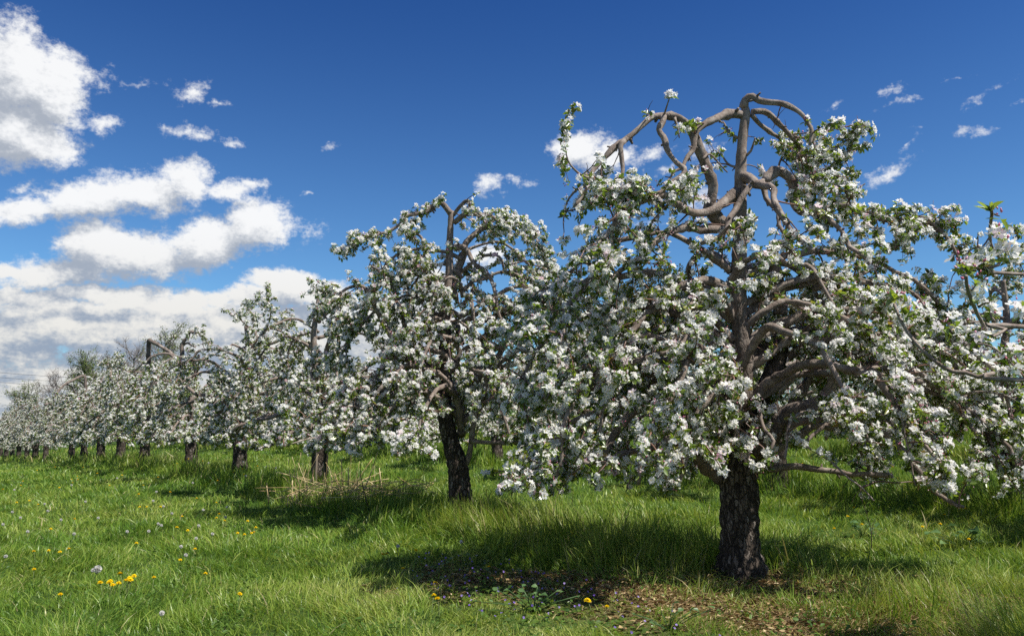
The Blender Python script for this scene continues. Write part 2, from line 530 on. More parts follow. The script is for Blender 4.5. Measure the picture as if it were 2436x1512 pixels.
def build_ground():
    xs = np.concatenate([-np.geomspace(2500, 60, 14), np.linspace(-56, -16, 41), np.linspace(-15, 15, 151), np.linspace(16, 56, 41), np.geomspace(60, 2500, 14)])
    ys = np.concatenate([-np.geomspace(2000, 8, 12), np.linspace(-5, 20, 126), np.linspace(21, 80, 60), np.geomspace(85, 3500, 16)])
    X, Y = np.meshgrid(xs, ys)
    Z = ground_z(X, Y)
    V = np.stack([X, Y, Z], -1).reshape(-1, 3)
    n, m = len(xs), len(ys)
    i = (np.arange(m - 1)[:, None] * n + np.arange(n - 1)[None, :]).ravel()
    f = np.stack([i, i + 1, i + n + 1, i + n], 1)
    a = Acc()
    a.add(V, f, 0, litter(V[:, 0], V[:, 1]), True)
    m_, N = mat("orchard_soil")
    tc = N.n('ShaderNodeTexCoord').outputs['Object']
    n1 = N.n('ShaderNodeTexNoise', {'Vector': tc, 'Scale': 2.2, 'Detail': 8.0, 'Roughness': .7})
    n2 = N.n('ShaderNodeTexNoise', {'Vector': tc, 'Scale': 70.0, 'Detail': 6.0, 'Roughness': .75})
    green = ramp(N, n2.outputs['Fac'], [(.3, (.018, .04, .01)), (.5, (.045, .085, .018)), (.7, (.09, .12, .035))])
    straw = ramp(N, n2.outputs['Fac'], [(.3, (.07, .045, .022)), (.48, (.2, .14, .07)), (.62, (.34, .25, .13)), (.75, (.48, .37, .21))])
    col = N.mix(attr(N), green, straw)
    bp = N.n('ShaderNodeBump', {'Height': n2.outputs['Fac'], 'Strength': .6, 'Distance': .03})
    b = N.n('ShaderNodeBsdfPrincipled', {'Base Color': col, 'Roughness': 1.0, 'Normal': bp.outputs[0]})
    b.inputs['Specular IOR Level'].default_value = .05
    N.n('ShaderNodeOutputMaterial', {0: b.outputs[0]})
    o = a.build('ground', m_)
    tag(o, 'rolling grassy orchard ground under the rows of trees', kind='structure')
    # far wooded ridge on the horizon
    h = Acc()
    az = np.linspace(-1.25, 1.25, 160)
    rr = 900.0
    tp = -17 + 5 * vnoise(az * 40, az * 0, 3.0, 21) + 2 * vnoise(az * 200, az * 0, 2.0, 22)
    rows = []
    for k, (dr, zz) in enumerate(((-60, -34), (0, None), (240, None), (420, -34))):
        z = np.full_like(az, zz) if zz is not None else tp * (1 if k == 1 else .9)
        rows.append(np.stack([np.sin(az) * (rr + dr), np.cos(az) * (rr + dr), z], 1))
    V = np.concatenate(rows)
    n = len(az)
    i = (np.arange(3)[:, None] * n + np.arange(n - 1)[None, :]).ravel()
    h.add(V, np.stack([i, i + 1, i + n + 1, i + n], 1), 0, 0, True)
    m2, N = mat("far_woods")
    tc = N.n('ShaderNodeTexCoord').outputs['Object']
    n1 = N.n('ShaderNodeTexNoise', {'Vector': tc, 'Scale': .09, 'Detail': 6.0, 'Roughness': .7})
    c = ramp(N, n1.outputs['Fac'], [(.3, (.02, .045, .025)), (.7, (.06, .09, .05))])
    N.n('ShaderNodeOutputMaterial', {0: N.n('ShaderNodeBsdfDiffuse', {'Color': c}).outputs[0]})
    o = h.build('hills', m2)
    tag(o, 'low wooded hills on the horizon', kind='structure')


build_ground()

# ------------------------------------------------------------------ blossom, leaves, twigs
def petals_template(near):
    vs, tri, quad = [], [], []
    for k in range(5):
        a = k * 2 * math.pi / 5
        c, s_ = math.cos(a), math.sin(a)
        b = len(vs)
        if near:
            prof = [(.08, 0, 0), (.52, -.36, .16), (.52, .36, .16), (.97, -.24, .30), (.97, .24, .30)]
        else:
            prof = [(.05, 0, 0), (.6, -.42, .2), (1.02, 0, .3), (.6, .42, .2)]
        for r_, w_, z_ in prof:
            vs.append((c * r_ - s_ * w_, s_ * r_ + c * w_, z_))
        if near:
            tri.append((b, b + 2, b + 1))
            quad.append((b + 1, b + 2, b + 4, b + 3))
        else:
            quad.append((b, b + 3, b + 2, b + 1))
    return np.array(vs), np.array(tri).reshape(-1, 3), np.array(quad)


TPL = {True: petals_template(True), False: petals_template(False)}


def frames(f, rng):
    r = rng.normal(size=f.shape)
    a = nrm(np.cross(f, r))
    return a, np.cross(f, a)


def add_flowers(acc, p, face, rng, size, near, pink):
    Tv, Tt, Tq = TPL[near]
    M = len(p)
    a, b = frames(face, rng)
    s = size * rng.uniform(.8, 1.18, (M, 1, 1))
    cup = rng.uniform(.1, 1.9, (M, 1, 1))
    jit = 1 + .14 * rng.normal(size=(M, len(Tv), 1))
    T = Tv[None] * jit
    V = p[:, None] + s * (T[..., 0:1] * a[:, None] + T[..., 1:2] * b[:, None] + cup * T[..., 2:3] * face[:, None])
    base = (np.arange(M) * len(Tv))[:, None, None]
    fs = [(base + Tq[None]).reshape(-1, 4)]
    if len(Tt):
        fs.append((base + Tt[None]).reshape(-1, 3))
    tint = np.repeat(pink, len(Tv))
    acc.add(V.reshape(-1, 3), fs, 0, tint)
    # stamens: a small raised tuft in the middle
    C = np.array([(.22, 0, .12), (0, .22, .12), (-.22, 0, .12), (0, -.22, .12), (0, 0, .3)])
    V = p[:, None] + s * (C[None, :, 0:1] * a[:, None] + C[None, :, 1:2] * b[:, None] + C[None, :, 2:3] * face[:, None])
    base = (np.arange(M) * 5)[:, None, None]
    tr = np.array([(0, 1, 4), (1, 2, 4), (2, 3, 4), (3, 0, 4)])
    acc.add(V.reshape(-1, 3), (base + tr[None]).reshape(-1, 3), 1)


def add_buds(acc, p, d, rng, size):
    M = len(p)
    if not M:
        return
    a, b = frames(d, rng)
    s = size * rng.uniform(.7, 1.2, (M, 1, 1))
    O = np.array([(0, 0, -.9), (.55, 0, 0), (0, .55, 0), (-.55, 0, 0), (0, -.55, 0), (0, 0, 1.1)])
    V = p[:, None] + s * (O[None, :, 0:1] * a[:, None] + O[None, :, 1:2] * b[:, None] + O[None, :, 2:3] * d[:, None])
    tr = np.array([(1, 0, 2), (2, 0, 3), (3, 0, 4), (4, 0, 1), (1, 2, 5), (2, 3, 5), (3, 4, 5), (4, 1, 5)])
    base = (np.arange(M) * 6)[:, None, None]
    acc.add(V.reshape(-1, 3), (base + tr[None]).reshape(-1, 3), 2, np.repeat(rng.uniform(0, 1, M), 6), True)


def add_leaves(acc, p, d, up, length, rng, mat_i=0, tint=None, width=.5):
    M = len(p)
    if not M:
        return
    side = nrm(np.cross(d, up))
    n = np.cross(side, d)
    L = np.asarray(length).reshape(-1, 1, 1)
    w = width * rng.uniform(.8, 1.15, (M, 1, 1))
    fold = rng.uniform(.02, .22, (M, 1, 1))
    droop = rng.uniform(-.35, .05, (M, 1, 1))
    Lf = np.array([(0, 0, 0, 0), (-.5, .42, 1, 0), (0, .42, 0, .2), (.5, .42, 1, 0.), (-.36, .74, .8, .6), (.36, .74, .8, .6), (0, 1, 0, 1)])
    V = p[:, None] + L * (Lf[None, :, 0:1] * w * side[:, None] + Lf[None, :, 1:2] * d[:, None]
                          + (Lf[None, :, 2:3] * fold + Lf[None, :, 3:4] * droop) * n[:, None])
    tr = np.array([(0, 2, 1), (0, 3, 2), (4, 2, 6), (2, 5, 6), (1, 2, 4), (2, 3, 5)])
    base = (np.arange(M) * 7)[:, None, None]
    if tint is None:
        tint = np.clip(rng.normal(.5, .24, M), 0, .92)
        tint = np.where(rng.random(M) < .03, 1.0, tint)
    acc.add(V.reshape(-1, 3), (base + tr[None]).reshape(-1, 3), mat_i, np.repeat(tint, 7), True)


def add_clusters(ab, al, pos, up, rng, near=True, nf=5.0, nl=5, size=.024, budp=.4, lmat=1, lsc=1.0):
    """umbels of five or six open flowers with a rosette of leaves under each"""
    N = len(pos)
    cnt = np.clip(rng.poisson(nf, N), 2, 9)
    bud = rng.random(N) < budp * .35
    cnt[bud] = rng.integers(0, 3, bud.sum())
    idx = np.repeat(np.arange(N), cnt)
    d = nrm(up[idx] + rng.normal(size=(len(idx), 3)) * .52)
    p = pos[idx] + d * rng.uniform(.022, .058, (len(idx), 1))
    face = nrm(d + rng.normal(size=d.shape) * .26)
    cl_pink = np.clip(rng.normal(.22, .22, N), 0, .9)
    pink = np.clip(cl_pink[idx] + rng.normal(size=len(idx)) * .15, 0, .95)
    cs = rng.uniform(.72, 1.2, N)[idx]
    add_flowers(ab, p, face, rng, size * cs[:, None, None], near, pink)
    nb = np.where(bud, rng.integers(3, 7, N), np.where(rng.random(N) < budp, rng.integers(1, 4, N), 0))
    bi = np.repeat(np.arange(N), nb)
    d = nrm(up[bi] + rng.normal(size=(len(bi), 3)) * .6)
    add_buds(ab, pos[bi] + d * rng.uniform(.03, .065, (len(bi), 1)), d, rng, .0095)
    li = np.repeat(np.arange(N), rng.poisson(nl, N))
    r = rng.normal(size=(len(li), 3))
    r = nrm(r - up[li] * (r * up[li]).sum(-1, keepdims=True) * .8)
    d = nrm(r + up[li] * rng.uniform(-.25, .5, (len(li), 1)))
    add_leaves(al, pos[li] + d * .008, d, nrm(up[li] + rng.normal(size=d.shape) * .4),
               rng.uniform(.034, .072, len(li)) * lsc, rng, lmat)


def grow(start, dirs, length, n, grav, wob, rng):
    """paths (T,n,3) that wander and sag"""
    T = len(start)
    P = np.empty((T, n, 3))
    P[:, 0] = start
    d = dirs.copy()
    st = (length / (n - 1))[:, None]
    for k in range(1, n):
        d = nrm(d + rng.normal(size=(T, 3)) * wob + np.array([0, 0, -1.0]) * grav[:, None])
        P[:, k] = P[:, k - 1] + d * st
    return P


def limb_radii(r0, r1, n):
    t = np.linspace(0, 1, n)
    return r0 + (r1 - r0) * t ** .8


def knobby(pts, rad, rng, amp=.18):
    n = len(pts)
    k = 1 + amp * np.interp(np.arange(n), np.arange(0, n + 4, 4), rng.uniform(-.6, 1, len(np.arange(0, n + 4, 4)))) * .6
    spur = rng.random(n) < .07
    k = k + spur * rng.uniform(.1, .35, n)
    return rad * k


class TreeSpec:
    def __init__(s, seed):
        s.rng = np.random.default_rng(seed)
        s.low = .82
        s.stems, s.limbs = [], []      # (pts, r0, r1) ; (pts, r0, r1, dens)

    def limb(s, pts, r0, r1, dens=1.0, wig=.018, knob=.42):
        p = resample(pts, .045)
        n = len(p)
        if wig:
            kn = np.arange(0, n + 5, 5)
            for k in range(3):
                p[:, k] += np.interp(np.arange(n), kn, s.rng.normal(size=len(kn)) * wig) * np.minimum(1, np.arange(n) / 6)
        lo = ground_z(p[:, 0], p[:, 1]) + s.low
        p[:, 2] = np.where(p[:, 2] < lo + .25, lo + .25 * np.exp(np.minimum(0, (p[:, 2] - lo - .25)) / .25) , p[:, 2])
        r = knobby(p, limb_radii(r0, r1, n), s.rng, knob)
        s.limbs.append((p, r, dens))
        return p

    def stem(s, pts, radii):
        p = resample(pts, .045)
        L0 = np.concatenate([[0], np.cumsum(np.linalg.norm(np.diff(np.asarray(pts, float), axis=0), axis=1))])
        L1 = np.linspace(0, L0[-1], len(p))
        r = np.interp(L1, L0, radii)
        s.stems.append((p, r))
        return p

    def arch(s, p0, az, reach, rise, drop, r0, r1=.012, dens=1.0, wig=.03, n=8):
        """a limb that climbs out of the stem, arches over and weeps"""
        t = np.linspace(0, 1, n)
        az_ = az + s.rng.normal() * .25 * t + s.rng.normal() * .1
        rr = reach * (t * .55 + .45 * np.sin(t * 1.5707)) * (1 - .12 * t ** 3)
        z = rise * np.sin(np.pi * np.minimum(t * 1.05, 1) ** .8) - drop * t ** 2.2
        pts = np.stack([p0[0] + rr * np.cos(az_), p0[1] + rr * np.sin(az_), p0[2] + z], 1)
        pts[1:-1] += s.rng.normal(size=(n - 2, 3)) * wig
        return s.limb(pts, r0, r1, dens)

    def whips(s, n, b, z0=0.0, lo=.45, hi=1.25, top=3.7):
        """thin arching and weeping branches thrown off the limbs"""
        g = s.rng
        src = [l for l in s.limbs if l[2] > .25]
        for _ in range(n):
            p, r, d_ = src[g.integers(len(src))]
            i = int(len(p) * g.uniform(.3, .95))
            i = min(max(i, 1), len(p) - 2)
            if p[i, 2] - b[2] < z0 or p[i, 2] - b[2] > top:
                continue
            out = p[i] - b
            out[2] = 0
            out = out / max(np.linalg.norm(out), .2)
            d = nrm(out * .6 + nrm(p[i + 1] - p[i - 1]) * .4 + g.normal(size=3) * .55 + np.array([0, 0, g.uniform(.0, .8)]))
            m = 8
            q = grow(p[i][None], d[None], np.array([g.uniform(lo, hi) * (.55 if p[i, 2] - b[2] > 2.5 else 1)]), m, np.array([g.uniform(.12, .34)]), .15, g)[0]
            r0 = min(r[i] * .75, g.uniform(.011, .02))
            s.limb(q, r0, .0055, .62, .006, .3)

    def build(s, name, loc, sec=7.5, near=True, secl=(.2, .7), nf=6.2, nl=5, sides=10, size=.0255,
              cl_step=.095, zmin=.55, maxn=99999, thin_top=None, extra=None, keep=None, lsc=1.0, twig_r=.0055):
        rng = s.rng
        root = empty(name, loc)
        loc = np.asarray(loc, float)
        # trunk and leaders
        a = Acc()
        for p, r in s.stems:
            n = len(p)
            S = 24 if near else 14
            ang = np.arange(S) * 2 * np.pi / S
            big = smooth(.07, .14, r)
            lob = (1 + (.07 * np.sin(3 * ang[None] + p[:, 2:3] * 1.3 + 1) + .05 * np.sin(5 * ang[None] - p[:, 2:3] * 2.1)
                        + .03 * rng.normal(size=(n, S)) + .04 * np.interp(np.arange(n), np.arange(0, n + 3, 3), rng.normal(size=len(np.arange(0, n + 3, 3))))[:, None]) * big[:, None]
                   + .03 * rng.normal(size=(n, 1)) + .012 * rng.normal(size=(n, S)))
            foot = np.exp(-np.maximum(p[:, 2] - p[0, 2] - .1, 0) / .14)[:, None] * (r[0] > .15)
            R2 = r[:, None] * lob * (1 + foot * (.16 + .17 * np.cos(4 * ang + 1.0) + .08 * np.cos(7 * ang)))
            tubes(a, (p - loc)[None], R2[None], S, 0, smooth(.055, .12, r)[None])
        a.build('trunk', [M_BARK], root)
        for p, r, dens in s.limbs:
            la = Acc()
            n = len(p)
            nz = rng.normal(size=(n + 2, sides))
            nz = (nz[:-2] + 1.4 * nz[1:-1] + nz[2:]) / 2
            rr = r[:, None] * (1 + .075 * nz * smooth(.008, .02, r)[:, None])
            tubes(la, (p - loc)[None], rr[None], sides, 0, (smooth(.045, .11, r) * .85 + .25 * np.clip(nz[:, 0], 0, 1) * smooth(.015, .03, r))[None])
            # pruning stubs and knobbly spurs
            k = rng.poisson(len(p) * .045 * 5.0)
            if k:
                i = rng.integers(1, len(p) - 1, k)
                tn = nrm(p[i + 1] - p[i - 1])
                d = nrm(np.cross(tn, rng.normal(size=(k, 3))) + tn * .35)
                L = (r[i] + rng.uniform(.012, .05, k))[:, None]
                Q = (p[i] - loc)[:, None] + d[:, None] * (L[:, None] * np.linspace(.2, 1, 4)[None, :, None]) + rng.normal(size=(k, 4, 3)) * .002
                rr = np.minimum(r[i], .03)[:, None] * rng.uniform(.3, .6, (k, 1))
                tubes(la, Q, rr * np.array([[1.3, 1.1, .9, .75]]), 6, 0, .35)
            la.build('limb', [M_BARK], root)
        # secondary branches
        st, dr, ln = [], [], []
        for p, r, dens in s.limbs:
            n = len(p)
            L = (n - 1) * .045
            tn = nrm(np.gradient(p, axis=0))
            wgt = np.linspace(.25, 1.3, n) * smooth(.075, .02, r)
            cum = wgt.mean() * L * sec * dens
            k = rng.poisson(cum)
            if k == 0:
                continue
            i = rng.choice(n, k, p=wgt / wgt.sum())
            ax = p[i] - np.array([loc[0], loc[1], 0])
            ax[:, 2] = 0
            out = nrm(ax)
            d = nrm(tn[i] * .45 + out * .42 + rng.normal(size=(k, 3)) * .62 + np.array([0, 0, 1]) * rng.uniform(-.45, .75, (k, 1)))
            st.append(p[i]); dr.append(d)
            ln.append(rng.uniform(secl[0], secl[1], k) * (1 - .25 * (i / n)) * (.7 if dens > 1.45 else 1))
        st, dr, ln = np.vstack(st), np.vstack(dr), np.concatenate(ln)
        n1 = 8
        P1 = grow(st, dr, ln, n1, rng.uniform(-.02, .22, len(st)), .16, rng)
        gz = ground_z(P1[:, -1, 0], P1[:, -1, 1])
        ok = P1[:, :, 2].min(1) > gz + zmin
        if keep is not None:
            ok &= keep(P1[:, -1])
        if thin_top is not None:
            ok &= rng.random(len(ok)) > thin_top * smooth(2.2, 3.2, P1[:, -1, 2])
        P1, ln = P1[ok], ln[ok]
        al = Acc()
        r1 = (twig_r + .008 * ln[:, None]) * np.linspace(1, .4, n1)[None]
        tubes(al, P1 - loc, r1, 5 if near else 4, 0, np.repeat(rng.uniform(0, .9, (len(P1), 1)), n1, 1))
        # twigs on them
        T = len(P1)
        k2 = np.repeat(np.arange(T), rng.poisson(2.0, T))
        j = rng.integers(2, n1 - 1, len(k2))
        tn = nrm(P1[k2, j + 1] - P1[k2, j])
        d2 = nrm(tn * .6 + rng.normal(size=tn.shape) * .6 + np.array([0, 0, .3]))
        l2 = rng.uniform(.06, .22, len(k2))
        P2 = grow(P1[k2, j], d2, l2, 4, np.full(len(k2), .05), .15, rng)
        tubes(al, P2 - loc, .0042 * np.linspace(1, .55, 4)[None] * np.ones((len(k2), 1)), 3, 0, np.repeat(rng.uniform(0, .7, (len(k2), 1)), 4, 1))
        # upright flowering shoots
        cp, cu = [], []

        def along(Pp, lens, step, t0):
            cnt = rng.poisson(lens / step * (1 - t0))
            i = np.repeat(np.arange(len(Pp)), cnt)
            t = rng.uniform(t0, 1, len(i)) * (Pp.shape[1] - 1)
            k = np.minimum(t.astype(int), Pp.shape[1] - 2)
            f = (t - k)[:, None]
            return Pp[i, k] * (1 - f) + Pp[i, k + 1] * f, nrm(Pp[i, k + 1] - Pp[i, k])
        for Pp, lens, step, t0 in ((P1, ln, cl_step, .22), (P2, l2, .11, .3)):
            q, tn = along(Pp, lens, step, t0)
            cp.append(q); cu.append(tn * .35)
        cp.append(P1[:, -1]); cu.append(nrm(P1[:, -1] - P1[:, -2]) * .8)
        cp.append(P2[:, -1]); cu.append(nrm(P2[:, -1] - P2[:, -2]) * .8)
        for p, r, dens in s.limbs:
            n = len(p)
            pr = smooth(.03, .012, r) * .42 * min(dens, 1) + .02 * dens
            m = rng.random(n) < pr
            cp.append(p[m] + rng.normal(size=(m.sum(), 3)) * .012)
            cu.append(np.zeros((m.sum(), 3)))
        cp, cu = np.vstack(cp), np.vstack(cu)
        ax = cp - np.array([loc[0], loc[1], 0]); ax[:, 2] = 0
        up = nrm(cu + np.array([0, 0, .6]) + nrm(ax) * .35 + rng.normal(size=cp.shape) * .5)
        m = cp[:, 2] > ground_z(cp[:, 0], cp[:, 1]) + zmin - .1
        if keep is not None:
            m &= keep(cp)
        cp, up = cp[m], up[m]
        if extra is not None:
            cp = np.vstack([cp, extra])
            up = np.vstack([up, np.repeat([[0, -.2, 1.0]], len(extra), 0)])
        if len(cp) > maxn:
            i = rng.choice(len(cp), maxn, replace=False)
            cp, up = cp[i], up[i]
        ab = Acc()
        add_clusters(ab, al, cp - loc, up, rng, near, nf, nl, size, lsc=lsc)
        print(name, 'limbs', len(s.limbs), 'branches', len(P1), 'clusters', len(cp))
        crown = al.build('crown', [M_TWIG, M_LEAF], root)
        ab.build('blossom', [M_PETAL, M_STAMEN, M_BUD], crown)
        return root


GROUP_FRONT = 'apple trees of the front row'
GROUP_BACK = 'apple trees of the rows behind'


# crops of the photograph that limbs were traced in: (x0, y0, scale)
A = (1268.0, 190.2, .4193)
B = (1268.0, 760.8, .4964)
C3 = (697.4, 412.1, .5451)
C5 = (2028.8, 380.4, .3774)
D4 = (317.0, 729.1, .2935)
E = (634.0, 982.7, .1822)


def tr(pts, crop, Y, dy0=0.0, dy1=0.0):
    """traced points -> world, the limb swinging from depth Y+dy0 to Y+dy1"""
    n = len(pts)
    out = []
    for i, (cx, cy) in enumerate(pts):
        t = i / max(n - 1, 1)
        out.append(at(crop[0] + cx * crop[2], crop[1] + cy * crop[2], Y + dy0 + (dy1 - dy0) * t))
    return np.array(out)


def big_tree():
    Y = 7.8
    s = TreeSpec(101)
    base = at(1760, 1370, Y)
    base[2] = float(ground_z(base[0], base[1]))
    # trunk: flared foot, old bark, then the pale leader
    tp = [(1762, 1395), (1762, 1368), (1760, 1310), (1757, 1230), (1756, 1165), (1752, 1110), (1760, 1030), (1766, 930), (1766, 830),
          (1757, 740), (1757, 650), (1759, 568), (1760, 480), (1761, 421), (1765, 337), (1773, 270), (1768, 250)]
    s.stem([at(x, y, Y) for x, y in tp], [.24, .215, .185, .178, .188, .176, .122, .098, .088, .084, .078, .07, .064, .06, .05, .047, .034])
    # second leader
    s.stem(tr([(950, 700), (1040, 560), (1080, 440), (1150, 250), (1190, 100), (1190, 10)], B, Y, 0, .25), [.10, .115, .112, .098, .08, .072])
    s.stem(tr([(1400, 1330), (1400, 1250), (1380, 1100), (1358, 1010), (1375, 950), (1420, 925), (1465, 960)], A, Y, .25, .1), [.072, .07, .062, .055, .05, .042, .034])
    L = s.limb
    # top arches
    L(tr([(1195, 160), (1210, 110), (1250, 85), (1310, 115), (1390, 125), (1460, 145), (1520, 180), (1550, 230), (1580, 290), (1570, 380)], A, Y, 0, -.3), .043, .014, 2.2)
    L(tr([(1190, 200), (1140, 185), (1080, 200), (1020, 235), (960, 260), (925, 290), (905, 370), (870, 430), (850, 500)], A, Y, 0, -.45), .044, .02, .35)
    L(tr([(1150, 830), (1060, 800), (1005, 740), (1018, 650), (1022, 590), (985, 500), (945, 400), (910, 310), (870, 250), (805, 212), (740, 205), (675, 212), (620, 260), (560, 310), (510, 350), (470, 380), (400, 450), (340, 510), (325, 560), (290, 640), (240, 720)],
         A, Y, 0, -.75), .062, .013, 1.1, .006)
    L(tr([(740, 205), (735, 240), (715, 280), (745, 330), (755, 400), (800, 460), (860, 515), (790, 580), (720, 640), (640, 680), (590, 700), (480, 760)], A, Y, -.45, -.8), .032, .013, .9, .006)
    L(tr([(515, 345), (495, 370), (500, 430), (510, 500), (500, 560)], A, Y, -.6, -.7), .025, .014, .5, .004)
    L(tr([(1165, 640), (1080, 700), (980, 750), (900, 735), (840, 712), (720, 650), (620, 690), (520, 760), (420, 860), (330, 960)], A, Y, 0, -1.0), .055, .014, 1.1)
    L(tr([(1180, 550), (1250, 560), (1310, 590), (1370, 620), (1385, 690), (1440, 780), (1520, 880), (1600, 960)], A, Y, 0, -1.1), .05, .014, 1.0)
    L(tr([(1310, 580), (1345, 540), (1390, 515), (1450, 550), (1480, 610), (1490, 700), (1530, 750), (1600, 740), (1690, 715), (1800, 710), (1870, 750), (1950, 780), (2030, 800), (2100, 800), (2200, 800), (2290, 800)],
         A, Y, -.1, .5), .05, .022, 1.7, .006)
    L(tr([(370, 360), (450, 365), (500, 400), (560, 450), (620, 520), (650, 590), (670, 640), (690, 740)], C5, Y, .5, .2), .024, .012, 1.8)
    L(tr([(270, 390), (300, 430), (290, 500), (270, 545)], C5, Y, .45, .3), .018, .01, .6)
    L(tr([(1530, 750), (1600, 760), (1680, 790), (1760, 870), (1810, 930), (1850, 1000), (1890, 1080)], A, Y, .1, -.5), .036, .014, .7)
    L(tr([(1300, 585), (1330, 660), (1360, 720), (1390, 790), (1430, 880), (1460, 980)], A, Y, -.1, -.7), .03, .014, .6)
    L(tr([(1305, 580), (1220, 600), (1180, 660), (1160, 720), (1120, 790), (1090, 850), (1040, 890), (960, 930)], A, Y, -.1, -.55), .04, .016, .6)
    L(tr([(1245, 180), (1310, 175), (1360, 220), (1420, 270), (1480, 330), (1520, 380), (1580, 450), (1600, 520), (1640, 590), (1710, 620)], A, Y, 0, .45), .03, .013, 3.2)
    L(tr([(1240, 200), (1290, 260), (1350, 300), (1410, 340), (1430, 420)], A, Y, 0, .5), .03, .014, 1.5)
    L(tr([(1150, 860), (1010, 850), (900, 850), (780, 880), (700, 920), (620, 990), (540, 1040), (480, 1080), (400, 1180)], A, Y, 0, -.9), .048, .015, 1.0)
    L(tr([(1600, 1180), (1680, 1160), (1780, 1130), (1880, 1090), (1960, 1040)], A, Y, .2, .9), .04, .014, 1.0)
    # flowering side branches of the top
    for pts, y0, y1 in (([(1470, 320), (1560, 330), (1650, 300), (1720, 280), (1790, 300)], .25, .2), ([(1550, 420), (1640, 400), (1720, 380), (1800, 330), (1880, 300)], .35, .1),
                        ([(1600, 520), (1690, 500), (1760, 440), (1790, 380)], .4, .2), ([(1630, 580), (1720, 580), (1800, 540), (1840, 520)], .4, .5), ([(1520, 380), (1500, 460), (1520, 540), (1560, 620)], .3, -.2),
                        ([(1430, 410), (1400, 460), (1380, 520), (1330, 560)], .5, .5), ([(1700, 610), (1790, 640), (1840, 620), (1880, 590)], .45, .3), ([(1610, 735), (1660, 650), (1740, 620), (1820, 640)], .1, -.2),
                        ([(325, 560), (260, 530), (200, 460), (185, 390)], -.7, -.8), ([(330, 600), (250, 620), (190, 700), (180, 780)], -.7, -.6), ([(400, 450), (390, 520), (400, 600), (430, 680)], -.6, -.4), ([(500, 540), (450, 600), (380, 640), (300, 650)], -.7, -.9),
                        ([(1170, 500), (1110, 480), (1070, 430), (1050, 410)], .05, .2), ([(1190, 440), (1230, 410), (1250, 360), (1260, 330)], 0, -.2), ([(1160, 330), (1110, 300), (1090, 250), (1080, 235)], 0, .2),
                        ([(850, 500), (800, 520), (770, 560), (720, 590)], -.4, -.5), ([(860, 515), (900, 560), (930, 600), (900, 650)], -.5, -.3), ([(960, 450), (1000, 420), (1060, 480), (1100, 520)], -.3, -.1), ([(800, 215), (820, 270), (830, 330)], -.4, -.4)):
        L(tr(pts, A, Y, y0, y1), .015, .006, 2.1, .006)
    # lower right
    L(tr([(1060, 640), (1130, 560), (1200, 450), (1260, 420), (1350, 400), (1430, 320), (1440, 280), (1500, 240), (1580, 240), (1650, 270), (1720, 300), (1770, 350), (1800, 430), (1830, 520), (1850, 600), (1950, 630)],
         B, Y, -.1, -.9), .085, .018, .55, .006)
    L(tr([(1230, 430), (1270, 360), (1310, 310), (1400, 260), (1500, 235), (1620, 250), (1760, 300), (1900, 380)], B, Y, -.1, .4), .06, .018, .8)
    L(tr([(1050, 660), (1230, 570), (1330, 515), (1430, 510), (1560, 470), (1700, 480), (1850, 540), (1960, 620)], B, Y, -.05, .2), .05, .014, .8)
    L(tr([(1020, 720), (1120, 720), (1250, 700), (1350, 710), (1450, 720), (1540, 740), (1600, 735), (1720, 760)], B, Y, -.1, -.35), .04, .02, .45, .01)
    L(tr([(1450, 440), (1420, 490), (1350, 540), (1300, 590)], B, Y, -.55, -.7), .02, .012, .2, .004)
    L(tr([(1430, 400), (1340, 430), (1260, 460), (1220, 520), (1215, 600), (1205, 670)], B, Y, -.45, -.8), .02, .009, .35, .004)
    L(tr([(1220, 180), (1290, 130), (1390, 100), (1480, 130), (1600, 170), (1700, 230), (1850, 260), (1920, 310), (1990, 370), (2050, 440), (2120, 560)], B, Y, .1, -.5), .045, .014, .9)
    # lower left
    L(tr([(940, 720), (880, 640), (830, 580), (740, 540), (650, 560), (560, 620), (450, 650), (340, 670), (250, 690)], B, Y, 0, -1.1), .06, .016, .9)
    L(tr([(900, 780), (850, 730), (800, 680), (755, 620), (770, 560), (720, 460), (600, 430), (490, 430), (430, 490), (380, 560), (340, 640), (250, 660), (100, 710), (0, 740), (-140, 790)], B, Y, 0, -.9), .062, .016, .8, .006)
    L(tr([(960, 320), (870, 280), (820, 200), (780, 110), (740, 80), (700, 130), (600, 150), (480, 190), (380, 240), (260, 330)], B, Y, -.1, -.6), .055, .015, 1.0)
    L(tr([(960, 420), (860, 330), (720, 290), (560, 260), (450, 230), (330, 200), (200, 230), (60, 300)], B, Y, -.05, .5), .055, .015, 1.0)
    L(tr([(1010, 110), (960, 110), (870, 90), (780, 60), (640, 40), (500, 60), (380, 110)], B, Y, 0, .7), .04, .014, 1.0)
    L(tr([(1120, 1190), (1000, 1140), (880, 1150), (700, 1240), (600, 1260), (460, 1290), (330, 1360), (200, 1450)], A, Y, 0, -.5), .048, .014, 1.0)
    L(tr([(740, 205), (752, 165), (772, 100)], A, Y, -.45, -.6), .009, .005, 0, .002)
    # limbs that come towards the camera and go away from it
    g = s.rng
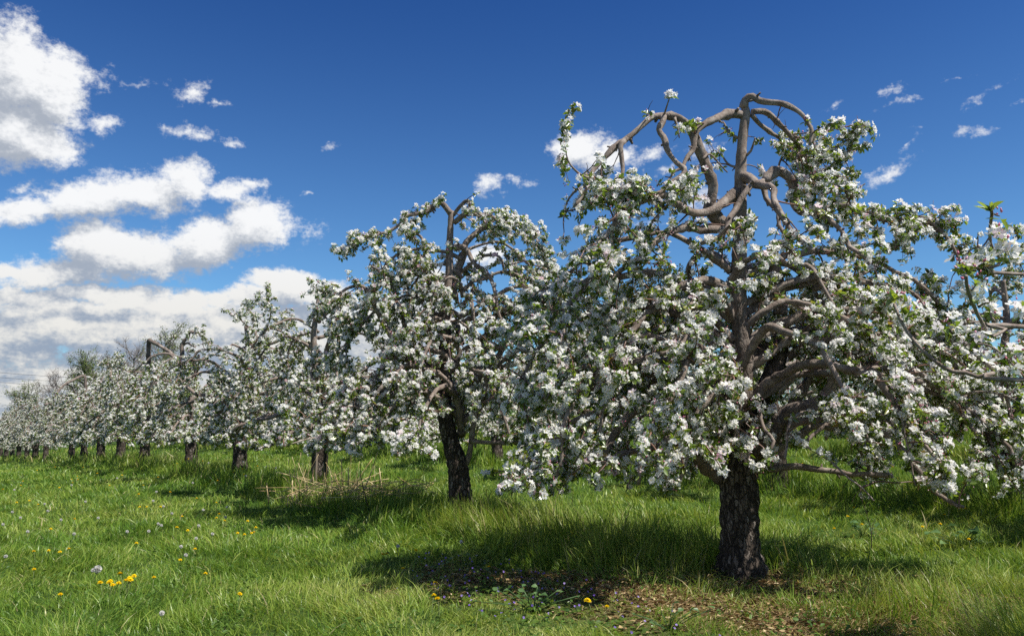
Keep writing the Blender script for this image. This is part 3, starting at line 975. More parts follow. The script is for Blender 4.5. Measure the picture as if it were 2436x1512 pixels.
    for az, z0, reach, rise, drop, r0 in ((-100, 1.3, 1.6, .75, .45, .05), (-70, 1.9, 1.6, .5, .6, .045), (-130, 1.6, 2.0, .6, .6, .05), (-40, 1.5, 2.1, .6, .6, .05),
                                          (-110, 2.5, 1.3, .35, .9, .036), (-150, 2.3, 1.9, .4, 1.0, .042), (-25, 2.3, 1.9, .45, 1.0, .042), (-60, 2.9, 1.2, .3, .9, .03),
                                          (85, 1.2, 2.1, .8, .9, .055), (60, 1.8, 2.0, .6, .9, .05), (120, 1.7, 2.2, .6, 1.0, .05), (150, 1.4, 2.3, .6, .9, .05), (30, 1.4, 2.3, .7, .9, .05),
                                          (100, 2.6, 1.6, .4, .9, .04), (45, 2.8, 1.6, .4, .8, .036), (140, 3.0, 1.4, .3, 1.0, .034),
                                          (-95, 1.35, .9, .22, .25, .026), (-75, 1.5, .8, .2, .3, .024), (-115, 1.55, 1.0, .25, .3, .026), (180, 2.5, 2.4, .5, .5, .042), (193, 3.0, 2.1, .4, .6, .036), (168, 2.2, 2.5, .5, .5, .045), (4, 2.5, 3.1, .5, .4, .045), (14, 2.9, 2.9, .4, .5, .04), (-6, 1.9, 3.1, .5, .4, .045), (10, 2.2, 3.2, .45, .5, .045), (8, 1.5, 2.9, .6, .7, .05), (-8, 2.2, 2.9, .5, 1.0, .05), (20, 2.0, 3.0, .5, .8, .05), (-20, 1.6, 2.8, .5, .7, .05), (12, 2.6, 2.6, .4, .9, .04), (175, 1.3, 2.4, .5, .95, .05), (200, 1.9, 2.3, .5, 1.0, .045), (5, 1.9, 2.3, .5, 1.0, .045), (-15, 1.1, 2.2, .5, .8, .045)):
        s.arch(base + np.array([0, 0, z0]), R(az), reach, rise, drop, r0, .013, .85 if -115 < az < -22 else 1.05)

    def keep(p):
        # the photograph's dome: bare at the very top, open sky round the leader
        dx = p[:, 0] - base[0]
        z = p[:, 2] - base[2]
        hi = smooth(3.1, 4.3, z)
        inner = np.abs(dx + .1) < .95
        top = (z < 4.55) & ~((z > 3.75) & (dx < .35) & (dx > -1.6) & (s.rng.random(len(p)) < .55))
        drip = 1.62 - np.where((dx > .25) & (dx < 1.15), .068, np.where(np.abs(dx) < .3, .085, .108)) * p[:, 1]
        top &= p[:, 2] > drip
        top &= ~((dx < -1.75) & (z > 3.0 + .6 * (dx + 1.75))) & (dx < 1.45 + 9 * (z < 3.75))
        front = p[:, 1] < base[1] - .1
        top &= ~(front & (dx > -.32) & (dx < .55) & (z > 1.75) & (s.rng.random(len(p)) < .22))
        return top & ~(inner & (z > 3.2) & (s.rng.random(len(p)) < .35 * hi + .25))
    s.whips(52, base)
    root = s.build('apple_tree', base, sec=8.3, near=True, sides=14, keep=keep, zmin=.66, nf=6.2, nl=7.5, thin_top=.0, extra=[at(A[0] + cx_ * A[2], A[1] + cy_ * A[2], 7.2) for cx_, cy_ in ((776, 92), (782, 102), (768, 100))])
    # lone flowering shoot on top of the left arch
    return tag(root, 'largest apple tree, bare limbs arching above its blossom, thick dark trunk on straw litter', 'tree', GROUP_FRONT)


def second_tree():
    Y = 11.8
    s = TreeSpec(202)
    s.low = 1.1
    base = at(1095, 1222, Y)
    base[2] = float(ground_z(base[0], base[1]))
    s.stem(np.vstack([[base - np.array([0, 0, .1])], tr([(728, 1470), (725, 1380), (715, 1270), (690, 1180), (662, 1050), (660, 850), (660, 700), (662, 600), (668, 540), (680, 450), (682, 330), (686, 230), (690, 165)], C3, Y)]),
           [.19, .18, .165, .158, .125, .105, .1, .096, .094, .07, .062, .055, .048, .044])
    s.stem(tr([(730, 1290), (765, 1240), (790, 1080), (830, 970), (850, 880)], C3, Y, 0, -.2), [.034, .042, .038, .034, .028])
    L = s.limb
    L(tr([(650, 580), (620, 540), (600, 490), (580, 420), (580, 350), (560, 290), (520, 260)], C3, Y, 0, -.2), .05, .018, 2.0)
    L(tr([(656, 540), (620, 470), (600, 440)], C3, Y, 0, -.15), .045, .03, .3)
    L(tr([(685, 545), (715, 460), (742, 370), (748, 312), (800, 260), (870, 210), (900, 200), (960, 240), (1010, 270), (1070, 330), (1110, 420)], C3, Y, 0, .3), .055, .018, 2.0)
    L(tr([(688, 175), (650, 130), (620, 130), (590, 160), (540, 182), (490, 190), (470, 220), (430, 245), (370, 265), (330, 280), (250, 330)], C3, Y, 0, -.3), .042, .014, 2.0)
    L(tr([(698, 185), (740, 130), (770, 120), (790, 150), (830, 190)], C3, Y, 0, -.3), .036, .016, 2.0)
    L(tr([(700, 215), (760, 180), (850, 180), (890, 205), (950, 240)], C3, Y, 0, -.4), .04, .014, 2.0)
    L(tr([(695, 320), (750, 330), (780, 390), (850, 440), (890, 530), (890, 590), (930, 660)], C3, Y, 0, -.5), .045, .015, .9)
    L(tr([(655, 860), (560, 800), (490, 760), (430, 700), (390, 640), (340, 560), (300, 490), (220, 510), (160, 560)], C3, Y, 0, -.5), .065, .016, .9)
    L(tr([(655, 1050), (590, 960), (510, 910), (430, 910), (350, 960), (270, 1020), (190, 1120)], C3, Y, 0, -.7), .055, .015, .9)
    L(tr([(665, 1090), (620, 990), (560, 960), (470, 990), (390, 1080), (330, 1180)], C3, Y, 0, -.9), .055, .015, .8)
    L(tr([(640, 1000), (560, 860), (500, 780), (480, 640), (440, 520), (400, 440), (330, 400)], C3, Y, 0, .5), .06, .015, 1.0)
    L(tr([(770, 1235), (860, 1270), (920, 1290), (960, 1240), (1040, 1220), (1100, 1260)], C3, Y, -.1, -.6), .036, .014, .8)
    L(tr([(840, 900), (900, 800), (980, 640), (1020, 560), (1050, 490), (1090, 460), (1150, 500)], C3, Y, -.2, .1), .045, .015, 1.0)
    L(tr([(660, 720), (730, 700), (760, 680), (720, 640), (690, 600)], C3, Y, 0, -.4), .03, .014, .8)
    L(tr([(670, 880), (760, 760), (860, 700), (960, 720), (1040, 800)], C3, Y, 0, -.6), .05, .015, 1.0)
    L(tr([(660, 640), (560, 560), (460, 470), (400, 470), (330, 560), (290, 640)], C3, Y, 0, .6), .04, .014, 1.0)
    for az, z0, reach, rise, drop, r0 in ((-100, 1.3, 1.7, .7, .5, .05), (-70, 1.8, 1.7, .5, .6, .045), (-130, 1.7, 2.0, .6, .6, .05), (-40, 1.4, 2.1, .6, .6, .05), (-160, 1.5, 2.3, .5, .7, .05),
                                          (-110, 2.4, 1.4, .35, .9, .036), (-150, 2.2, 1.8, .4, 1.0, .042), (-25, 2.2, 1.9, .45, 1.0, .042),
                                          (85, 1.2, 2.1, .8, .9, .055), (60, 1.8, 2.0, .6, .9, .05), (120, 1.7, 2.2, .6, 1.0, .05), (150, 1.4, 2.3, .6, .9, .05), (30, 1.4, 2.4, .7, .9, .05),
                                          (180, 1.8, 2.2, .6, 1.1, .05), (0, 1.8, 2.3, .6, .9, .05), (100, 2.6, 1.6, .4, .9, .04), (-10, 2.9, 1.6, .3, 1.0, .036), (5, 2.4, 2.3, .5, .5, .042), (12, 3.0, 2.3, .5, .6, .036), (-8, 2.7, 2.4, .5, .4, .04), (22, 3.4, 1.8, .35, .5, .03), (-60, 3.0, .8, .3, .4, .024), (-120, 3.3, .9, .3, .5, .024), (60, 3.2, 1.0, .3, .5, .024), (150, 3.6, 1.3, .3, .6, .026), (-20, 3.7, 1.2, .25, .6, .024), (100, 3.8, .9, .25, .5, .022), (-140, 2.7, 1.2, .3, .5, .026), (185, 3.9, 1.5, .2, .7, .026), (0, 4.0, 1.4, .2, .7, .024), (170, 3.0, 2.0, .45, .7, .034), (-15, 1.9, 2.5, .5, .5, .042)):
        s.arch(base + np.array([0, 0, z0]), R(az), reach, rise, drop, r0, .013, 1.0)

    def keep(p):
        dx = p[:, 0] - base[0]
        z = p[:, 2] - base[2]
        inner = (np.abs(dx) < .42) & (z > 2.3)
        return (z < 4.85) & ~(inner & (s.rng.random(len(p)) < .25)) & (p[:, 2] > 1.62 - np.where(np.abs(dx - .2) < .6, .09, .07) * p[:, 1])
    s.whips(36, base)
    root = s.build('apple_tree', base, sec=10.0, near=True, sides=10, keep=keep, zmin=1.0, thin_top=.0, nf=6.2, nl=7.5)
    return tag(root, 'apple tree with Y-forked leader, trunk between the straw heap and the largest tree', 'tree', GROUP_FRONT)


def generic(seed, base, H=4.2, Rr=2.3, extra=None, sec=9.0, near=False, leanx=0.0, zmin=.86, **kw):
    s = TreeSpec(seed)
    s.low = 1.0
    g = s.rng
    b = np.asarray(base, float)
    bx = np.array([leanx, 0, 0])
    top = b + np.array([g.normal() * .12, g.normal() * .12, H * .93])
    k1 = b + np.array([0, 0, 1.05]) + bx * .5
    k2 = b + np.array([g.normal() * .1, g.normal() * .1, H * .5]) + bx
    s.stem([b - np.array([0, 0, .12]), b + np.array([0, 0, .12]), b + np.array([0, 0, .6]) + bx * .2, k1, (k1 + k2) / 2 + g.normal(size=3) * .04, k2, (k2 + top) / 2 + g.normal(size=3) * .07, top],
           [.22, .185, .165, .165, .11, .085, .06, .04])
    if extra:
        extra(s)
    a0 = g.uniform(0, 6.28)
    for k in range(7):
        z0 = g.uniform(.85, 1.5)
        s.arch(b + bx * .5 + np.array([0, 0, z0]), a0 + k * .9 + g.normal() * .15, Rr * g.uniform(.85, 1.12), g.uniform(.45, .95), g.uniform(.75, 1.0), g.uniform(.045, .06), .014, 1.0)
    for k in range(7):
        z0 = g.uniform(1.7, H * .62)
        s.arch(b + bx + np.array([0, 0, z0]), a0 + .4 + k * .9 + g.normal() * .2, Rr * g.uniform(.85, 1.08), g.uniform(.45, .8), g.uniform(.6, 1.0), g.uniform(.034, .05), .013, 1.0)
    for k in range(5):
        z0 = H * g.uniform(.68, .93)
        s.arch(np.array([top[0] * .8 + b[0] * .2, top[1] * .8 + b[1] * .2, b[2] + z0]), a0 + k * 1.26 + g.normal() * .2, Rr * g.uniform(.6, .9), g.uniform(.2, .4), g.uniform(.6, 1.1), g.uniform(.026, .038), .012, .9)
    # upright water shoots
    for k in range(4):
        lb = s.limbs[g.integers(len(s.limbs))][0]
        p = lb[len(lb) // 2]
        q = p + np.array([g.normal() * .2, g.normal() * .2, g.uniform(.5, .8)])
        if q[2] < b[2] + H + .3:
            s.limb([p, (p + q) / 2 + g.normal(size=3) * .05, q], .014, .007, 2.0, .004)
    s.whips(14, b)
    return s.build('apple_tree', b, sec=sec, near=near, sides=8, secl=(.2, .65), zmin=zmin, **kw)


def place(px, Y, dz=0.0):
    x = at(px, 1080, Y)[0]
    return np.array([x, Y, float(ground_z(x, Y)) + dz])


T_BIG = big_tree()
T_TWO = second_tree()


def extra4(s):
    Y = 19.8
    s.stem(tr([(880, 1200), (930, 1050), (965, 930)], D4, Y, 0, .1), [.09, .1, .07])
    s.limb(tr([(850, 1130), (825, 1050), (770, 920), (700, 800), (620, 740), (540, 720), (430, 650)], D4, Y, 0, -.5), .1, .05, .3)
    s.limb(tr([(620, 740), (660, 790), (720, 770), (770, 740)], D4, Y, -.2, -.5), .04, .025, .3)
    s.limb(tr([(880, 1000), (850, 900), (850, 780), (900, 640), (1040, 420), (880, 340), (800, 310)], D4, Y, 0, -.7), .07, .03, .7)
    s.limb(tr([(1130, 370), (1040, 300), (970, 210), (900, 140), (860, 90), (780, 30)], D4, Y - .5, 0, -.2), .045, .012, 1.3)
    s.limb(tr([(940, 1080), (1010, 1062), (1060, 1070), (1100, 1100), (1070, 1150)], D4, Y, 0, -.3), .03, .012, .5)


def extra5(s):
    Y = 23.8
    s.limb(tr([(410, 620), (400, 520), (395, 420), (400, 300), (440, 250), (460, 205), (510, 220), (590, 260)], D4, Y, 0, -.3), .085, .03, .25, .004)
    s.limb(tr([(405, 310), (450, 295), (500, 330)], D4, Y, 0, -.4), .035, .02, .3)


def extra6(s):
    Y = 27.8
    s.limb(tr([(120, 560), (120, 470), (128, 290), (150, 283), (250, 340), (330, 400), (390, 520)], D4, Y, 0, -.6), .09, .04, .2, .004)
    s.limb(tr([(340, 430), (280, 380), (180, 390), (100, 450), (0, 530)], D4, Y - .5, 0, -.3), .05, .025, .3)
    s.limb(tr([(330, 620), (240, 600), (150, 650), (110, 760)], D4, Y - 1.2, 0, -.3), .05, .025, .3)


T3 = tag(generic(303, place(760, 15.8), 4.25, 2.6, zmin=1.0, sec=9.5, near=False, nl=7.5), 'apple tree with a thin stake against its trunk, rising behind the heap of dry stalks', 'tree', GROUP_FRONT)
T4 = tag(generic(404, place(570, 19.8), 4.1, 2.6, extra4, sec=9.0, nl=7.5), 'apple tree with a trunk split low in two, next beyond the staked tree', 'tree', GROUP_FRONT)
T5 = tag(generic(505, place(455, 23.8), 3.7, 2.6, extra5, sec=9.0, nl=7.5, leanx=-.1), 'apple tree with one bare hooked leader, its trunk just beyond the split trunk', 'tree', GROUP_FRONT)
T6 = tag(generic(606, place(343, 27.8), 3.5, 2.6, extra6, sec=9.0, nl=7.5), 'apple tree with a bare post-like stub and a wide bare arch above its blossom', 'tree', GROUP_FRONT)


# the tree at the edge of the frame whose trunk stands outside it
def edge_tree():
    b = np.array([5.1, 3.9, 0.0])
    b[2] = float(ground_z(b[0], b[1]))

    def ex(s):
        s.limb(np.vstack([[b + np.array([0, 0, 1.35]), b + np.array([-1.1, -.45, 1.75])], tr([(1075, 1380), (900, 1340), (810, 1372), (700, 1340), (600, 1330), (500, 1260), (420, 1180), (350, 1090), (290, 980), (255, 900)], C5, 2.9, .1, .3)]), .024, .005, .15, .003)
        s.limb(np.vstack([[b + np.array([0, 0, 1.6]), b + np.array([-1.2, -.5, 1.9])], tr([(1075, 1040), (960, 1070), (870, 1110), (800, 1010), (770, 940), (740, 860), (722, 790), (716, 720)], C5, 2.7, .2, -.1)]), .02, .005, .12, .003)
        s.limb(np.vstack([[b + np.array([0, 0, 1.9]), b + np.array([-1.2, -.5, 2.2])], tr([(1075, 720), (950, 640), (880, 560), (862, 470), (866, 400), (872, 340), (862, 300)], C5, 2.8, .2, .0)]), .02, .005, .12, .003)

    def keep(p):
        return (p[:, 0] > .70 * p[:, 1]) | ((p[:, 0] > .6 * p[:, 1]) & (p[:, 1] > 3.2) & (p[:, 2] < 2.6) & (p[:, 2] > 1.35))
    root = generic(707, b, 4.4, 2.2, ex, sec=9.0, near=True, keep=keep, nl=5.5, nf=5)
    # flowering spurs along the three shoots that reach into the frame
    rng = np.random.default_rng(71)
    al, ab = Acc(), Acc()
    spurs = [((758, 868), 2.7, 6, 5), ((770, 800), 2.68, 2, 4), ((672, 680), 2.66, 1, 4), ((770, 680), 2.66, 4, 3), ((905, 500), 2.8, 6, 4), ((960, 560), 2.8, 8, 4), ((990, 640), 2.82, 5, 6),
             ((860, 620), 2.8, 4, 5), ((930, 375), 2.8, 0, 3), ((1040, 640), 2.8, 5, 5), ((255, 880), 3.2, 1, 8), ((330, 980), 3.15, 2, 7), ((390, 950), 3.15, 3, 5), ((620, 1030), 3.1, 3, 6), ((650, 1050), 3.05, 2, 5),
             ((880, 970), 2.9, 4, 4), ((810, 1270), 2.95, 4, 3), ((985, 1295), 2.9, 2, 2), ((1050, 960), 2.75, 6, 3), ((560, 1060), 3.1, 1, 6), ((800, 1140), 2.8, 3, 5), ((1010, 1220), 2.9, 4, 4), ((715, 720), 2.66, 0, 6)]
    loc = np.array(root.location)
    for (cx, cy), Yd, nfl, nlv in spurs:
        p = at(C5[0] + cx * C5[2], C5[1] + cy * C5[2], Yd)
        if nfl:
            d = nrm(np.array([[-.3, -.5, .6]]) + rng.normal(size=(nfl, 3)) * .55)
            add_flowers(ab, p - loc + d * rng.uniform(.02, .045, (nfl, 1)), nrm(d + rng.normal(size=d.shape) * .3), rng, .0235, True, np.clip(rng.normal(.35, .25, nfl), 0, .9))
        nb = 5 if nfl < 3 else 2
        d = nrm(np.array([[0, -.3, .8]]) + rng.normal(size=(nb, 3)) * .5)
        add_buds(ab, p - loc + d * rng.uniform(.03, .055, (nb, 1)), d, rng, .0085)
        d = nrm(rng.normal(size=(nlv, 3)) + np.array([0, 0, .35]))
        add_leaves(al, np.repeat((p - loc)[None], nlv, 0), d, nrm(np.array([[0, -.4, .8]]) + rng.normal(size=d.shape) * .3), rng.uniform(.03, .055, nlv), rng, 0, np.clip(rng.normal(.7, .15, nlv), 0, .9))
    # leafy tip
    p = at(C5[0] + 862 * C5[2], C5[1] + 290 * C5[2], 2.8) - loc
    d = nrm(np.array([[0, 0, .9]]) + rng.normal(size=(9, 3)) * .75)
    add_leaves(al, np.repeat(p[None], 9, 0) - np.array([0, 0, .02]), d, nrm(np.array([[0, -.5, .7]]) + rng.normal(size=d.shape) * .2), rng.uniform(.03, .062, 9), rng, 0, rng.uniform(.35, .85, 9), .38)
    sp = al.build('shoot_leaves', [M_LEAF], root)
    ab.build('shoot_blossom', [M_PETAL, M_STAMEN, M_BUD], root)
    return tag(root, 'nearest apple tree, only its outer shoots with pink buds and leafy tips showing', 'tree', GROUP_FRONT)


T_EDGE = edge_tree()

# farther trees: copies of the four middle ones, turned and scaled
bpy.context.view_layer.update()
PROTO = [T3, T4, T5, T6]
rngp = np.random.default_rng(55)


def put(src, loc, rz, s, label, group):
    c = copy_tree(src)
    c.location = loc
    c.rotation_euler = (0, 0, rz)
    c.scale = (s * rngp.uniform(.94, 1.06), s * rngp.uniform(.94, 1.06), s)
    tag(c, label, 'tree', group)
    return c


front = [(287, 31.8, 1.0), (240, 35.8, .98), (199, 40.0, .97), (170, 44.0, .96)]
words = ['apple tree on the slope next beyond the wide bare arch, trunk half sunk in grass',
         'apple tree far down the front row, second beyond the wide bare arch',
         'apple tree far down the front row, third beyond the wide bare arch',
         'apple tree far down the front row, fourth beyond the wide bare arch']
for k, (px, Y, s_) in enumerate(front):
    put(PROTO[(k + 1) % 4], place(px, Y), rngp.uniform(0, 6.28), s_, words[k], GROUP_FRONT)
for k in range(9):
    Y = 48.0 + 4.0 * k
    x = T1[0] + (Y - T1[1]) * UX / UY
    put(PROTO[k % 4], (x, Y, float(ground_z(x, Y))), rngp.uniform(0, 6.28), rngp.uniform(.9, 1.02), 'small blossoming apple tree merging with its neighbours at the far end of the front row', GROUP_FRONT)

row2 = [(2900, 9.4), (2405, 11.5), (1850, 14.6), (1480, 17.9), (1182, 21.6), (1005, 25.2), (828, 29.2), (681, 33.4), (604, 37.0), (540, 40.6), (488, 44.6), (445, 48.6), (408, 52.6), (376, 56.6)]
w2 = {0: 'apple tree whose blossom hangs behind the edge of the frame, beyond the nearest tree', 1: 'apple tree behind the nearest shoots, dark trunk low under its blossom in the second row',
      2: 'apple tree of the second row straight behind the thickest trunk', 3: 'apple tree of the second row seen through the gap between the two large trees',
      4: 'apple tree of the second row, trunk showing just beside the forked tree', 5: 'apple tree of the second row, its trunk above the end of the straw heap',
      6: 'apple tree of the second row, trunk showing past the staked tree', 7: 'apple tree of the second row, slim dark trunk between the staked and the split trunk'}
for k, (px, Y) in enumerate(row2):
    p = place(px, Y)
    put(PROTO[(k * 3 + 2) % 4], p, rngp.uniform(0, 6.28), .84 + .05 * rngp.random(), w2.get(k, 'apple tree deep in the second row, its blossom and thin trunk glimpsed past front trunks'), GROUP_BACK)
for q, y0, n in ((19.3, 15, 12), (25.8, 21, 11)):
    for k in range(n):
        Y = y0 + 4.0 * k + rngp.normal() * .3
        x = (q - NY * Y) / NX
        put(PROTO[(k + n) % 4], (x, Y, float(ground_z(x, Y))), rngp.uniform(0, 6.28), .82 + .06 * rngp.random(), 'apple tree in the hindmost rows, a pale mass of blossom glimpsed between nearer crowns', GROUP_BACK)

# ------------------------------------------------------------------ trees beyond the orchard
M_BGLEAF = thin("spring_leaf", [(0, (.09, .13, .035)), (.5, (.17, .23, .07)), (1, (.27, .31, .12))], .35)
M_OLIVE = thin("olive_leaf", [(0, (.04, .045, .012)), (.5, (.085, .085, .022)), (1, (.13, .12, .035))], .35)
M_BGBARK = plain("grey_bark", (.2, .175, .16), .9)


def wild_tree(seed, base, H, W, nleaf, lmat, label, leafsize=.14, airy=True):
    g = np.random.default_rng(seed)
    root = empty('wild_tree', base)
    a = Acc()
    n = 14
    t = np.linspace(0, 1, n)
    tp = np.stack([.25 * np.sin(t * 3 + g.uniform(0, 6)), .25 * np.sin(t * 2.3 + g.uniform(0, 6)), t * H * .92], 1)
    tp[:, :2] -= tp[0, :2]
    tubes(a, tp[None], (.02 * H * (1 - t) ** .8 + .02)[None], 8)
    nb = 46
    ti = g.uniform(.25, .98, nb)
    st = np.stack([np.interp(ti, t, tp[:, k]) for k in range(3)], 1)
    az = g.uniform(0, 6.28, nb)
    d = nrm(np.stack([np.cos(az), np.sin(az), g.uniform(.25, 1.1, nb)], 1))
    ln = W * .62 * np.sqrt(np.clip(1.08 - np.abs(ti - .5) * 1.25, .15, 1)) * g.uniform(.6, 1.15, nb)
    P1 = grow(st, d, ln, 9, np.full(nb, -.06), .14, g)
    tubes(a, P1, (.009 * H * (ln / W)[:, None] + .012) * np.linspace(1, .25, 9)[None], 5)
    k = np.repeat(np.arange(nb), 13)
    j = g.integers(2, 8, len(k))
    d2 = nrm(P1[k, j + 1] - P1[k, j] + .0) * .5 + g.normal(size=(len(k), 3)) * .55 + np.array([0, 0, .3])
    P2 = grow(P1[k, j], nrm(d2), g.uniform(.5, 1.4, len(k)) * W / 6, 6, np.full(len(k), -.04), .16, g)
    tubes(a, P2, .018 * np.linspace(1, .4, 6)[None] * np.ones((len(k), 1)), 3)
    a.build('trunk', [M_BGBARK], root)
    al = Acc()
    if nleaf:
        i = g.integers(0, len(P2), nleaf)
        j = g.integers(1, 5, nleaf)
        f = g.random((nleaf, 1))
        p = P2[i, j] * (1 - f) + P2[i, j + 1] * f + g.normal(size=(nleaf, 3)) * .14
        dd = nrm(g.normal(size=(nleaf, 3)))
        add_leaves(al, p, dd, nrm(g.normal(size=(nleaf, 3)) * .5 + np.array([0, 0, 1])), g.uniform(.6, 1.3, nleaf) * leafsize, g, 0, np.clip(g.normal(.5, .25, nleaf), 0, 1), .7)
        al.build('crown', [lmat], root)
    else:
        k = np.repeat(np.arange(len(P2)), 3)
        j = g.integers(1, 5, len(k))
        d3 = nrm(nrm(P2[k, j + 1] - P2[k, j]) * .6 + g.normal(size=(len(k), 3)) * .5 + np.array([0, 0, .2]))
        P3 = grow(P2[k, j], d3, g.uniform(.3, .8, len(k)), 4, np.full(len(k), -.03), .12, g)
        tubes(al, P3, .008 * np.linspace(1, .5, 4)[None] * np.ones((len(k), 1)), 3)
        al.build('crown', [M_BGBARK], root)
    return tag(root, label, 'tree', 'wild trees beyond the orchard')


def wild_at(px, ytop, Y, seed, W, nleaf, lmat, label, ls=.14):
    x = at(px, 900, Y)[0]
    z = float(ground_z(x, Y))
    H = at(px, ytop, Y)[2] - z
    wild_tree(seed, (x, Y, z), H, W, nleaf, lmat, label, ls)


wild_at(388, 788, 84, 1, 6.5, 5200, M_BGLEAF, 'airy tree with pale green new leaves, tallest above the far blossom by the bare stub')
wild_at(330, 818, 88, 2, 5.0, 0, M_BGLEAF, 'leafless grey tree close beside the pale green airy one')
wild_at(206, 838, 92, 3, 5.0, 6500, M_BGLEAF, 'slim pyramid-shaped tree in young leaf rising over the front row where the wires end')
wild_at(270, 862, 95, 4, 6.0, 4500, M_OLIVE, 'low olive tree showing only its top between the pyramid tree and the leafless one')
wild_at(128, 902, 100, 5, 6.0, 0, M_BGLEAF, 'leafless twiggy tree just under the power lines')
wild_at(70, 932, 105, 6, 6.0, 4500, M_BGLEAF, 'farthest young-leaved tree near the end of the front row')
wild_at(1555, 712, 46, 7, 7.5, 16000, M_OLIVE, 'broad olive-green tree behind the gap between the two large apple trees', .16)
wild_at(1440, 790, 52, 8, 7.0, 12000, M_OLIVE, 'lower olive-green tree half hidden between the two large apple trees', .16)
wild_at(1930, 745, 50, 9, 7.0, 12000, M_OLIVE, 'dark olive tree glimpsed through the crown of the largest apple tree', .16)

# ------------------------------------------------------------------ power lines
M_WIRE = plain("wire", (.05, .05, .055), .5)
for k, (yl, yr, lab) in enumerate(((881, 895, 'topmost of the three thin power lines crossing the sky low over the far trees'),
                                   (894, 905, 'middle one of the three thin power lines crossing the sky low over the far trees'),
                                   (905, 917, 'lowest of the three thin power lines crossing the sky low over the far trees'))):
    p0, p1 = at(-260, yl - 21, 92), at(300, yr + 9, 112)
    t = np.linspace(0, 1, 24)[:, None]
    p = p0 * (1 - t) + p1 * t
    p[:, 2] -= 1.2 * (4 * t[:, 0] * (1 - t[:, 0])) * .5 - .3
    a = Acc()
    tubes(a, p[None], np.full((1, 24), .022), 5)
    tag(a.build('power_line', [M_WIRE]), lab, 'power line', 'power lines')

# ------------------------------------------------------------------ grass
def blades(acc, x, y, h, w, lean, az, face, tint, seg):
    N = len(x)
    z = ground_z(x, y) - .015
    t = np.linspace(0, 1, seg + 1)
    wt = np.array([1, .85, .5, 0]) if seg == 3 else np.array([1, .7, 0])
    bend = lean[:, None] * h[:, None] * t[None] ** 1.8
    hz = h[:, None] * t[None] * (1 - .35 * np.minimum(lean, 1.2)[:, None] * t[None])
    cx = x[:, None] + bend * np.cos(az)[:, None]
    cy = y[:, None] + bend * np.sin(az)[:, None]
    cz = z[:, None] + hz
    sx, sy = np.cos(face)[:, None], np.sin(face)[:, None]
    hw = .5 * w[:, None] * wt[None]
    Lf = np.stack([cx - sx * hw, cy - sy * hw, cz], -1)[:, :-1]
    Rt = np.stack([cx + sx * hw, cy + sy * hw, cz], -1)[:, :-1]
    tip = np.stack([cx, cy, cz], -1)[:, -1:]
    V = np.concatenate([Lf, Rt, tip], 1)
    m = seg
    K = 2 * m + 1
    base = (np.arange(N) * K)[:, None]
    qs = [np.stack([base[:, 0] + i, base[:, 0] + m + i, base[:, 0] + m + i + 1, base[:, 0] + i + 1], 1) for i in range(m - 1)]
    tr_ = np.stack([base[:, 0] + m - 1, base[:, 0] + 2 * m - 1, base[:, 0] + 2 * m], 1)
    acc.add(V.reshape(-1, 3), [np.concatenate(qs), tr_], 0, np.repeat(tint, K), True)


def scatter(rng, n, d0, d1, pw, margin=1.2):
    """points in the wedge of ground before the camera, thinning with distance"""
    u = rng.random(n)
    if abs(pw - 1) < 1e-6:
        y = d0 * (d1 / d0) ** u
    else:
        k = 1 - pw
        y = (d0 ** k + u * (d1 ** k - d0 ** k)) ** (1 / k)
    half = .665 * y + margin
    x = rng.uniform(-1, 1, n) * half
    return x, y


